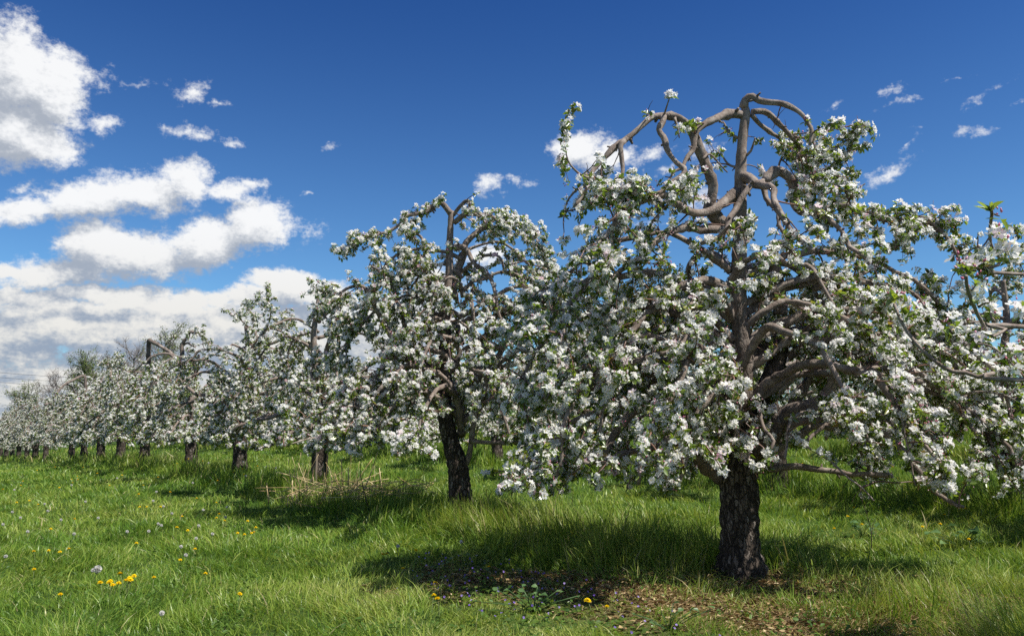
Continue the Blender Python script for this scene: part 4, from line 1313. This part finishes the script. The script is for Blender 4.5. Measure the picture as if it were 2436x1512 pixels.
def build_grass():
    rng = np.random.default_rng(31)
    acc = Acc()
    for n, d0, d1, pw, seg in ((270000, 3.9, 13, .9, 3), (190000, 13, 34, .9, 2), (60000, 34, 90, .6, 2)):
        x, y = scatter(rng, n, d0, d1, pw)
        h = grass_height(x, y) * rng.uniform(.55, 1.25, n)
        li = litter(x, y)
        vi = violet_patch(x, y)
        keep = rng.random(n) > np.maximum(.52 * li, .25 * vi)
        clump = vnoise(x, y, .22, 41)
        keep &= rng.random(n) < .30 + .75 * clump
        x, y, h, li, clump = x[keep], y[keep], h[keep], li[keep], clump[keep]
        m = len(x)
        h *= .6 + .8 * clump
        h = np.where(li > .3, h * 1.3, h)
        w = np.maximum(.0052, .00085 * y) * rng.uniform(.7, 1.35, m)
        wind = 2.2 + 4.0 * (vnoise(x, y, .9, 43) - .5) * 2
        tall = smooth(.2, .35, h)
        coarse = rng.random(m) < .09
        w = np.where(coarse, w * 1.9, w)
        h = np.where(coarse, h * 1.3, h)
        az = wind + rng.normal(size=m) * (.9 + .4 * (1 - tall))
        lean = np.abs(rng.normal(.75, .4, m)) * (1 - .45 * tall)
        face = rng.uniform(0, 6.283, m)
        patch = vnoise(x, y, .35, 46) * .3 + vnoise(x, y, .9, 44) * .35 + vnoise(x, y, 3.1, 45) * .35
        tint = np.clip(.5 + (patch - .5) * .85 + rng.normal(size=m) * .16, .02, .88)
        q = NX * x + NY * y
        tint = np.where(h > .28, tint * 1.05 + .03, tint)
        dry = rng.random(m) < .018 + .10 * li
        tint = np.where(dry, rng.uniform(.9, 1, m), tint)
        blades(acc, x, y, h, w, lean, az, face, tint, seg)
    # clover and rosette leaves low among the blades
    n = 26000
    x, y = scatter(rng, n, 3.9, 16, .9)
    k = rng.random(n) < smooth(.5, .8, vnoise(x, y, .45, 47)) * .9 + .04
    x, y = x[k], y[k]
    n = len(x)
    az = rng.uniform(0, 6.283, n)
    d = nrm(np.stack([np.cos(az), np.sin(az), rng.uniform(0, .8, n)], 1))
    up = nrm(np.stack([rng.normal(size=n) * .4, rng.normal(size=n) * .4, np.ones(n)], 1))
    p = np.stack([x, y, ground_z(x, y) + rng.uniform(.02, .11, n)], 1)
    add_leaves(acc, p, d, up, rng.uniform(.018, .05, n), rng, 1, np.clip(rng.normal(.4, .2, n), 0, .85), .6)
    o = acc.build('grass', [M_GRASS, thin('clover_leaf', [(0, (.035, .085, .014)), (1, (.15, .26, .05))], .35, .012, .5)])
    tag(o, 'spring grass, mown short in the open and tall along the tree rows', kind='stuff')


build_grass()


def build_litter():
    rng = np.random.default_rng(32)
    n = 90000
    x = rng.uniform(-2.5, 7.5, n)
    y = rng.uniform(4.2, 10.5, n)
    k = rng.random(n) < litter(x, y)
    x, y = x[k], y[k]
    n = len(x)
    acc = Acc()
    z = ground_z(x, y) + rng.uniform(.002, .03, n)
    az = rng.uniform(0, 6.283, n)
    strawy = rng.random(n) < .7
    d = nrm(np.stack([np.cos(az), np.sin(az), rng.normal(size=n) * .22], 1))
    up = nrm(np.stack([rng.normal(size=n) * .35, rng.normal(size=n) * .35, np.ones(n)], 1))
    p = np.stack([x, y, z], 1)
    mt = thin("dry_litter", [(0, (.07, .042, .02)), (.35, (.2, .135, .065)), (.7, (.42, .31, .16)), (1, (.58, .47, .3))], .1)
    s = strawy
    add_leaves(acc, p[s], d[s], up[s], rng.uniform(.03, .11, s.sum()), rng, 0, np.clip(rng.normal(.66, .24, s.sum()), 0, 1), .05)
    s = ~strawy
    add_leaves(acc, p[s], d[s], up[s], rng.uniform(.03, .06, s.sum()), rng, 0, np.clip(rng.normal(.4, .25, s.sum()), 0, 1), .55)
    tag(acc.build('leaf_litter', [mt]), 'dry straw and dead leaves lying under the largest tree', kind='stuff')


build_litter()


def build_violets():
    rng = np.random.default_rng(33)
    n = 9000
    x = rng.uniform(-3.5, 3.5, n)
    y = rng.uniform(4.4, 10, n)
    k = rng.random(n) < violet_patch(x, y) * .55
    x, y = x[k], y[k]
    n = len(x)
    acc = Acc()
    az = rng.uniform(0, 6.283, n)
    d = nrm(np.stack([np.cos(az), np.sin(az), rng.uniform(0, .5, n)], 1))
    up = nrm(np.stack([rng.normal(size=n) * .3, rng.normal(size=n) * .3, np.ones(n)], 1))
    p = np.stack([x, y, ground_z(x, y) + rng.uniform(.02, .07, n)], 1)
    add_leaves(acc, p, d, up, rng.uniform(.03, .06, n), rng, 0, np.clip(rng.normal(.25, .15, n), 0, .6), .9)
    m = rng.random(n) < .3
    P = p[m] + np.array([0, 0, .035])
    mv = thin("violet_petal", [(0, (.16, .09, .42)), (.6, (.26, .17, .55)), (1, (.42, .32, .65))], .3)
    Tv, Tt, Tq = TPL[False]
    face = nrm(np.stack([rng.normal(size=m.sum()) * .5, -.5 + rng.normal(size=m.sum()) * .5, np.full(m.sum(), .7)], 1))
    a, b = frames(face, rng)
    V = P[:, None] + .0105 * (Tv[None, :, 0:1] * a[:, None] + Tv[None, :, 1:2] * b[:, None] + Tv[None, :, 2:3] * face[:, None])
    base = (np.arange(len(P)) * len(Tv))[:, None, None]
    acc.add(V.reshape(-1, 3), (base + Tq[None]).reshape(-1, 4), 1, np.repeat(rng.random(len(P)), len(Tv)))
    tag(acc.build('violets', [M_LEAF, mv]), 'low carpet of purple violets in the shade of the largest tree', kind='stuff')


build_violets()

# ------------------------------------------------------------------ dandelions
M_STEM = plain("dandelion_stem", (.16, .2, .07), .6)
M_YEL = thin("dandelion_yellow", [(0, (.82, .55, .01)), (1, (.9, .72, .02))], .2)
M_FLUFF = thin("dandelion_fluff", [(0, (.72, .7, .66)), (1, (.85, .84, .8))], .5)
M_CALYX = plain("dandelion_calyx", (.12, .16, .05), .7)


def dandelion(seeded):
    root = empty('seeding_dandelion' if seeded else 'dandelion', (0, 0, 0))
    a = Acc()
    t = np.linspace(0, 1, 6)
    sp = np.stack([.02 * t ** 2, 0 * t, t], 1)
    tubes(a, sp[None], np.full((1, 6), .0022), 5)
    a.build('stem', [M_STEM], root)
    h = Acc()
    c = np.array([.02, 0, 0])
    g = np.random.default_rng(5 + seeded)
    if seeded:
        n = 150
        k = np.arange(n) + .5
        ph = np.arccos(1 - 2 * k / n)
        th = np.pi * (1 + 5 ** .5) * k
        d = np.stack([np.cos(th) * np.sin(ph), np.sin(th) * np.sin(ph), np.cos(ph)], 1)
        c = c + np.array([0, 0, .012])
        add_leaves(h, np.repeat(c[None], n, 0) + d * .004, d, nrm(np.cross(d, g.normal(size=(n, 3)))), np.full(n, .018), g, 0, g.random(n), .5)
    else:
        for ring, (nn, tilt, ln) in enumerate(((18, .12, .019), (16, .5, .016), (12, 1.0, .012))):
            az = np.arange(nn) * 2 * np.pi / nn + ring * .13
            d = nrm(np.stack([np.cos(az), np.sin(az), np.full(nn, tilt)], 1))
            add_leaves(h, np.repeat(c[None], nn, 0) + np.array([0, 0, .002 * ring]), d, np.repeat(np.array([[0, 0, 1.0]]), nn, 0), np.full(nn, ln), g, 0, g.random(nn), .34)
    h.build('seed_head' if seeded else 'flower_head', [M_FLUFF if seeded else M_YEL], root)
    ca = Acc()
    cs = np.array([[.02, 0, z] for z in (-.009, -.003, .002)])
    tubes(ca, cs[None], np.array([[.002, .0055, .0045]]), 8)
    ca.build('calyx', [M_CALYX], root)
    return root


X6 = (0, 1204.6, .2603)
X7 = (824.2, 1141.2, .3123)
yel = [(X6, p) for p in [(235, 5), (150, 20), (335, 35), (1270, 65), (1335, 70), (1460, 68), (1965, 20), (660, 185), (410, 278), (1225, 455), (440, 515), (315, 522), (550, 522), (610, 512), (300, 695),
       (550, 960), (1385, 800), (1815, 750), (1630, 275), (1625, 180), (1970, 190), (2025, 220), (2000, 160), (2200, 340), (2222, 370), (2310, 345), (2340, 340), (2250, 215), (2310, 308), (2160, 995), (1760, 500), (1690, 310), (1625, 595)]]
yel += [(X7, p) for p in [(285, 658), (325, 653), (415, 775), (695, 873), (1078, 722), (533, 602), (650, 1035)]]
clump = [(1125, 750), (1168, 760), (1155, 785), (975, 825), (1030, 830), (995, 858), (1075, 825), (1158, 825), (1140, 820), (1015, 845), (935, 838)]
right = [(1580, 1020), (1455, 1040), (1970, 1040), (1975, 985), (2080, 955), (2035, 880), (2280, 800), (2160, 790), (1690, 775), (1525, 935), (1430, 940), (1390, 760), (1300, 765), (1860, 1045), (2100, 1120), (1500, 980)]
seed = [(X6, p) for p in [(398, 32), (95, 128), (55, 238), (565, 195), (640, 335), (1152, 330), (840, 722), (245, 335), (160, 185), (1820, 118), (2055, 97), (2055, 185), (1540, 160), (1700, 572), (1780, 415),
        (1940, 370), (1840, 270), (1490, 265), (1410, 255), (1480, 75), (10, 575), (1345, 340), (1625, 480), (1490, 1160), (905, 185), (795, 5), (440, 140)]]
seed += [(X7, p) for p in [(390, 597), (875, 590)]]
D_Y, D_S = dandelion(False), dandelion(True)
bpy.context.view_layer.update()
first = {}
rd = np.random.default_rng(61)


def plant(src, px, py, label, group, s=1.0):
    p = hit(px, py + 7)
    hz = max(.09, float(grass_height(p[0], p[1])) * .95 + .03)
    o = src if src.name not in first else copy_tree(src)
    first[src.name] = 1
    o.location = p
    o.rotation_euler = (rd.normal() * .12, rd.normal() * .12, rd.uniform(0, 6.28))
    s *= 1.15
    tag(o, label, 'flower', group)
    for ch in o.children:
        if ch.name.startswith('stem'):
            ch.scale = (s, s, hz)
        else:
            ch.scale = (s, s, s)
            ch.location = (0, 0, hz)
    return o


GY, GS = 'yellow dandelions in the grass', 'dandelion seed heads in the grass'
plant(D_Y, X7[0] + 1858 * X7[2], X7[1] + 1000 * X7[2], 'largest yellow dandelion, at the edge of the shade under the thickest trunk', GY, 1.5)
plant(D_Y, X7[0] + 1975 * X7[2], X7[1] + 1057 * X7[2], 'small yellow dandelion next to the largest one at the edge of the shade', GY, 1.1)
plant(D_Y, X7[0] + 708 * X7[2], X7[1] + 1052 * X7[2], 'yellow dandelion among the violets in the open grass', GY, 1.2)
for p in clump:
    plant(D_Y, X6[0] + p[0] * X6[2], X6[1] + p[1] * X6[2], 'yellow dandelion in the bright dense clump in the mown grass', GY, 1.25)
for c, p in yel:
    plant(D_Y, c[0] + p[0] * c[2], c[1] + p[1] * c[2], 'single yellow dandelion scattered in the open mown grass', GY)
for p in right:
    plant(D_Y, B[0] + p[0] * B[2], B[1] + p[1] * B[2], 'yellow dandelion in the grass past the thickest trunk', GY)
for k in range(34):
    plant(D_Y, rd.uniform(0, 640), 1112 + 95 * rd.random() ** 1.2, 'tiny yellow dandelion in the sunlit grass toward the far rows', GY, 1.1)
plant(D_S, X6[0] + 840 * X6[2], X6[1] + 722 * X6[2], 'round white dandelion seed head close to the bright yellow clump', GS, 1.5)
for c, p in seed:
    plant(D_S, c[0] + p[0] * c[2], c[1] + p[1] * c[2], 'round white dandelion seed head scattered in the open mown grass', GS, .8)
for k in range(12):
    plant(D_S, rd.uniform(0, 700), 1114 + 100 * rd.random(), 'tiny white dandelion seed head in the sunlit grass toward the far rows', GS, .9)

# ------------------------------------------------------------------ heap of dry stalks, stake, weeds
M_STRAW = thin("dry_stalk", [(0, (.32, .22, .10)), (.5, (.52, .39, .19)), (1, (.66, .54, .31))], 0, .05)


def stalk(pts, label, r=.0075, tint=.5):
    base = np.array(pts[0])
    p = resample(np.array(pts) - base, .12)
    a = Acc()
    tubes(a, p[None], np.linspace(r, r * .6, len(p))[None], 5, 0, tint)
    tag(a.build('dry_stalk', [M_STRAW], None, base), label, 'stalk', 'dry stalks of the straw heap')


rs = np.random.default_rng(81)
UPL = 'dry straw-coloured stalk standing out of the heap near the staked trunk'
LYL = 'dry straw-coloured stalk lying in the heap near the staked trunk'
for pts in ([(950, 1190), (1080, 1050), (1240, 790), (1380, 590)], [(1250, 1040), (1340, 830), (1450, 500)], [(860, 1070), (848, 800)], [(1000, 1050), (900, 830), (885, 770)], [(985, 960), (978, 600)],
            [(1065, 940), (1068, 700)], [(1515, 1060), (1470, 710)], [(325, 1140), (340, 870)], [(590, 900), (618, 690)], [(30, 1180), (0, 940)], [(1420, 1090), (1445, 930)], [(340, 1250), (345, 1050)]):
    Y = 13.6 + rs.normal() * .15
    P = tr(pts, E, Y)
    stalk(P, UPL, .011, rs.uniform(.3, .9))
for pts in ([(1500, 1080), (1650, 990), (1840, 880), (1990, 855), (2180, 950)], [(1700, 820), (1850, 920), (2020, 1030)], [(1180, 1100), (1300, 1010), (1450, 920), (1700, 885), (1800, 890)], [(1640, 1050), (1800, 990), (2070, 1010)],
            [(1950, 1050), (2180, 905)], [(380, 1010), (600, 1005), (810, 1065), (960, 1080)], [(270, 1080), (400, 1040), (580, 960)], [(390, 1220), (560, 1020)], [(1050, 920), (1250, 1080)], [(960, 1190), (1210, 940)], [(275, 1200), (290, 1060), (380, 1020)]):
    Y = 13.6 + rs.normal() * .15
    P = tr(pts, E, Y, -.1, .2)
    stalk(P, LYL, .009, rs.uniform(.2, .9))
for k in range(56):
    cx, cy = rs.uniform(260, 1560) if k < 40 else rs.uniform(1400, 2050), rs.uniform(1060, 1230)
    c = hit(E[0] + cx * E[2], E[1] + cy * E[2] + 14)
    az = rs.normal() * .6 + (math.pi if rs.random() < .5 else 0)
    L = rs.uniform(.4, 1.5)
    d = np.array([math.cos(az), math.sin(az), rs.uniform(-.05, .6)])
    p0 = c + np.array([0, 0, rs.uniform(.16, .42)])
    stalk([p0 - d * L / 2, p0 + np.array([0, 0, rs.normal() * .04]), p0 + d * L / 2 - np.array([0, 0, .03])], LYL, rs.uniform(.005, .008), rs.random())

for k in range(26):
    cx, cy = rs.uniform(300, 1600), rs.uniform(1080, 1200)
    c = hit(E[0] + cx * E[2], E[1] + cy * E[2] + 10)
    az, ti, hh = rs.uniform(0, 6.28), abs(rs.normal() * .55), rs.uniform(.4, .95)
    top = c + np.array([math.cos(az) * ti * hh, math.sin(az) * ti * hh * .5, hh])
    mid = (c + top) / 2 + rs.normal(size=3) * np.array([.04, .02, .02])
    stalk([c, mid, top], UPL, rs.uniform(.004, .0065), rs.random())

# stake against the third trunk
M_WOOD = plain("weathered_wood", (.16, .13, .10), .9)
sp = place(751, 15.55)
a = Acc()
t = np.linspace(0, 1, 14)[:, None]
q = np.array([0, 0, -.15]) * (1 - t) + np.array([.03, .05, 2.15]) * t
tubes(a, q[None], np.full((1, 14), .028), 4, 0, 0, False)
tag(a.build('stake', [M_WOOD], None, sp), 'thin weathered stake standing against a trunk behind the dry stalks', 'stake')

# dark bare stems of weeds or suckers
M_DARK = plain("dark_stem", (.045, .032, .025), .8)
for crop, pts, Y, lab in ((E, [(1370, 1330), (1300, 1130), (1250, 920), (1220, 760), (1235, 630)], 12.4, 'thin dark sapling stem rising in front of the dry stalks'),
                          (E, [(528, 960), (515, 780)], 14.6, 'short dark weed stem in the grass left of the staked trunk'),
                          (E, [(55, 1080), (0, 900)], 14.2, 'short dark weed stem at the left end of the dry stalks')):
    P = tr(pts, E, Y)
    P[0, 2] = ground_z(P[0, 0], P[0, 1]) - .03
    a = Acc()
    p = resample(P - P[0], .05)
    tubes(a, p[None], np.linspace(.009, .005, len(p))[None], 5)
    tag(a.build('sapling_stem', [M_DARK], None, P[0]), lab, 'stem')
P = np.array([hit(2072 + 0, 1318), [0, 0, 0]])
P[1] = P[0] + np.array([-.05, .0, .52])
a = Acc()
p = resample([P[0] * 0, np.array([.01, 0, .25]), P[1] - P[0]], .05)
tubes(a, p[None], np.linspace(.006, .003, len(p))[None], 5)
g = np.random.default_rng(9)
P2 = grow(p[3:9], nrm(g.normal(size=(6, 3)) + np.array([0, 0, 1])), np.full(6, .14), 4, np.zeros(6), .1, g)
tubes(a, P2, np.full((6, 4), .002), 3)
tag(a.build('weed_stem', [M_DARK], None, P[0]), 'dry branching weed stem in the grass past the thickest trunk', 'weed')

# broad-leaved weeds
M_BROAD = thin("broad_leaf", [(0, (.06, .13, .045)), (1, (.15, .25, .09))], .35, .02)


def broad_weed(px, py, n, spread, ln, lab, seed_):
    g = np.random.default_rng(seed_)
    c = hit(px, py)
    a = Acc()
    az = g.uniform(0, 6.28, n)
    off = np.stack([g.normal(size=n) * spread, g.normal(size=n) * spread * .45, g.uniform(.05, .2, n)], 1)
    d = nrm(np.stack([np.cos(az), np.sin(az), g.uniform(.1, .7, n)], 1))
    st = off * np.array([.04, .04, 0])
    Pm = np.stack([st, st * .5 + off * .5 + np.array([0, 0, .02]), off], 1)
    tubes(a, Pm, np.full((n, 3), .003), 4, 0, .4)
    add_leaves(a, off, d, nrm(np.array([[0, 0, 1.0]]) + g.normal(size=(n, 3)) * .35), g.uniform(.6, 1.2, n) * ln, g, 0, g.uniform(.2, 1, n), .75)
    tag(a.build('broadleaf_weed', [M_BROAD], None, c), lab, 'plant', 'broad-leaved weeds in the grass')


broad_weed(1268, 1462, 20, .17, .06, 'straggling pale broad-leaved weed at the edge of the shade in the mown grass', 1)
broad_weed(2290, 1300, 20, .22, .12, 'broad-leaved weed with upright leaves in the grass past the thickest trunk', 2)
broad_weed(2050, 1278, 14, .13, .09, 'tall-leaved weed beside the dry branching stem', 3)
broad_weed(1590, 1500, 10, .14, .06, 'small round-leaved weed low in the grass in front of the straw litter', 4)

# scrap of white paper by the trunk
c = hit(1862, 1350)
a = Acc()
g = np.random.default_rng(3)
n = 9
th, rr = np.meshgrid(np.linspace(0, 2 * np.pi, 13)[:-1], np.linspace(0.05, 1, 5))
X = rr * np.cos(th) * .06
Yv = rr * np.sin(th) * .045
Z = .035 * (1 - rr ** 2) + g.normal(size=rr.shape) * .006 + .012
V = np.stack([X, Yv, Z], -1)
i = np.array([(r_ * 12 + k, r_ * 12 + (k + 1) % 12, (r_ + 1) * 12 + (k + 1) % 12, (r_ + 1) * 12 + k) for r_ in range(4) for k in range(12)])
a.add(V.reshape(-1, 3), [i, np.arange(12)[None, ::-1]])
tag(a.build('paper_scrap', [plain("white_scrap", (.7, .7, .68), .7)], None, c), 'small crumpled white scrap lying on the litter beside the thickest trunk', 'litter')
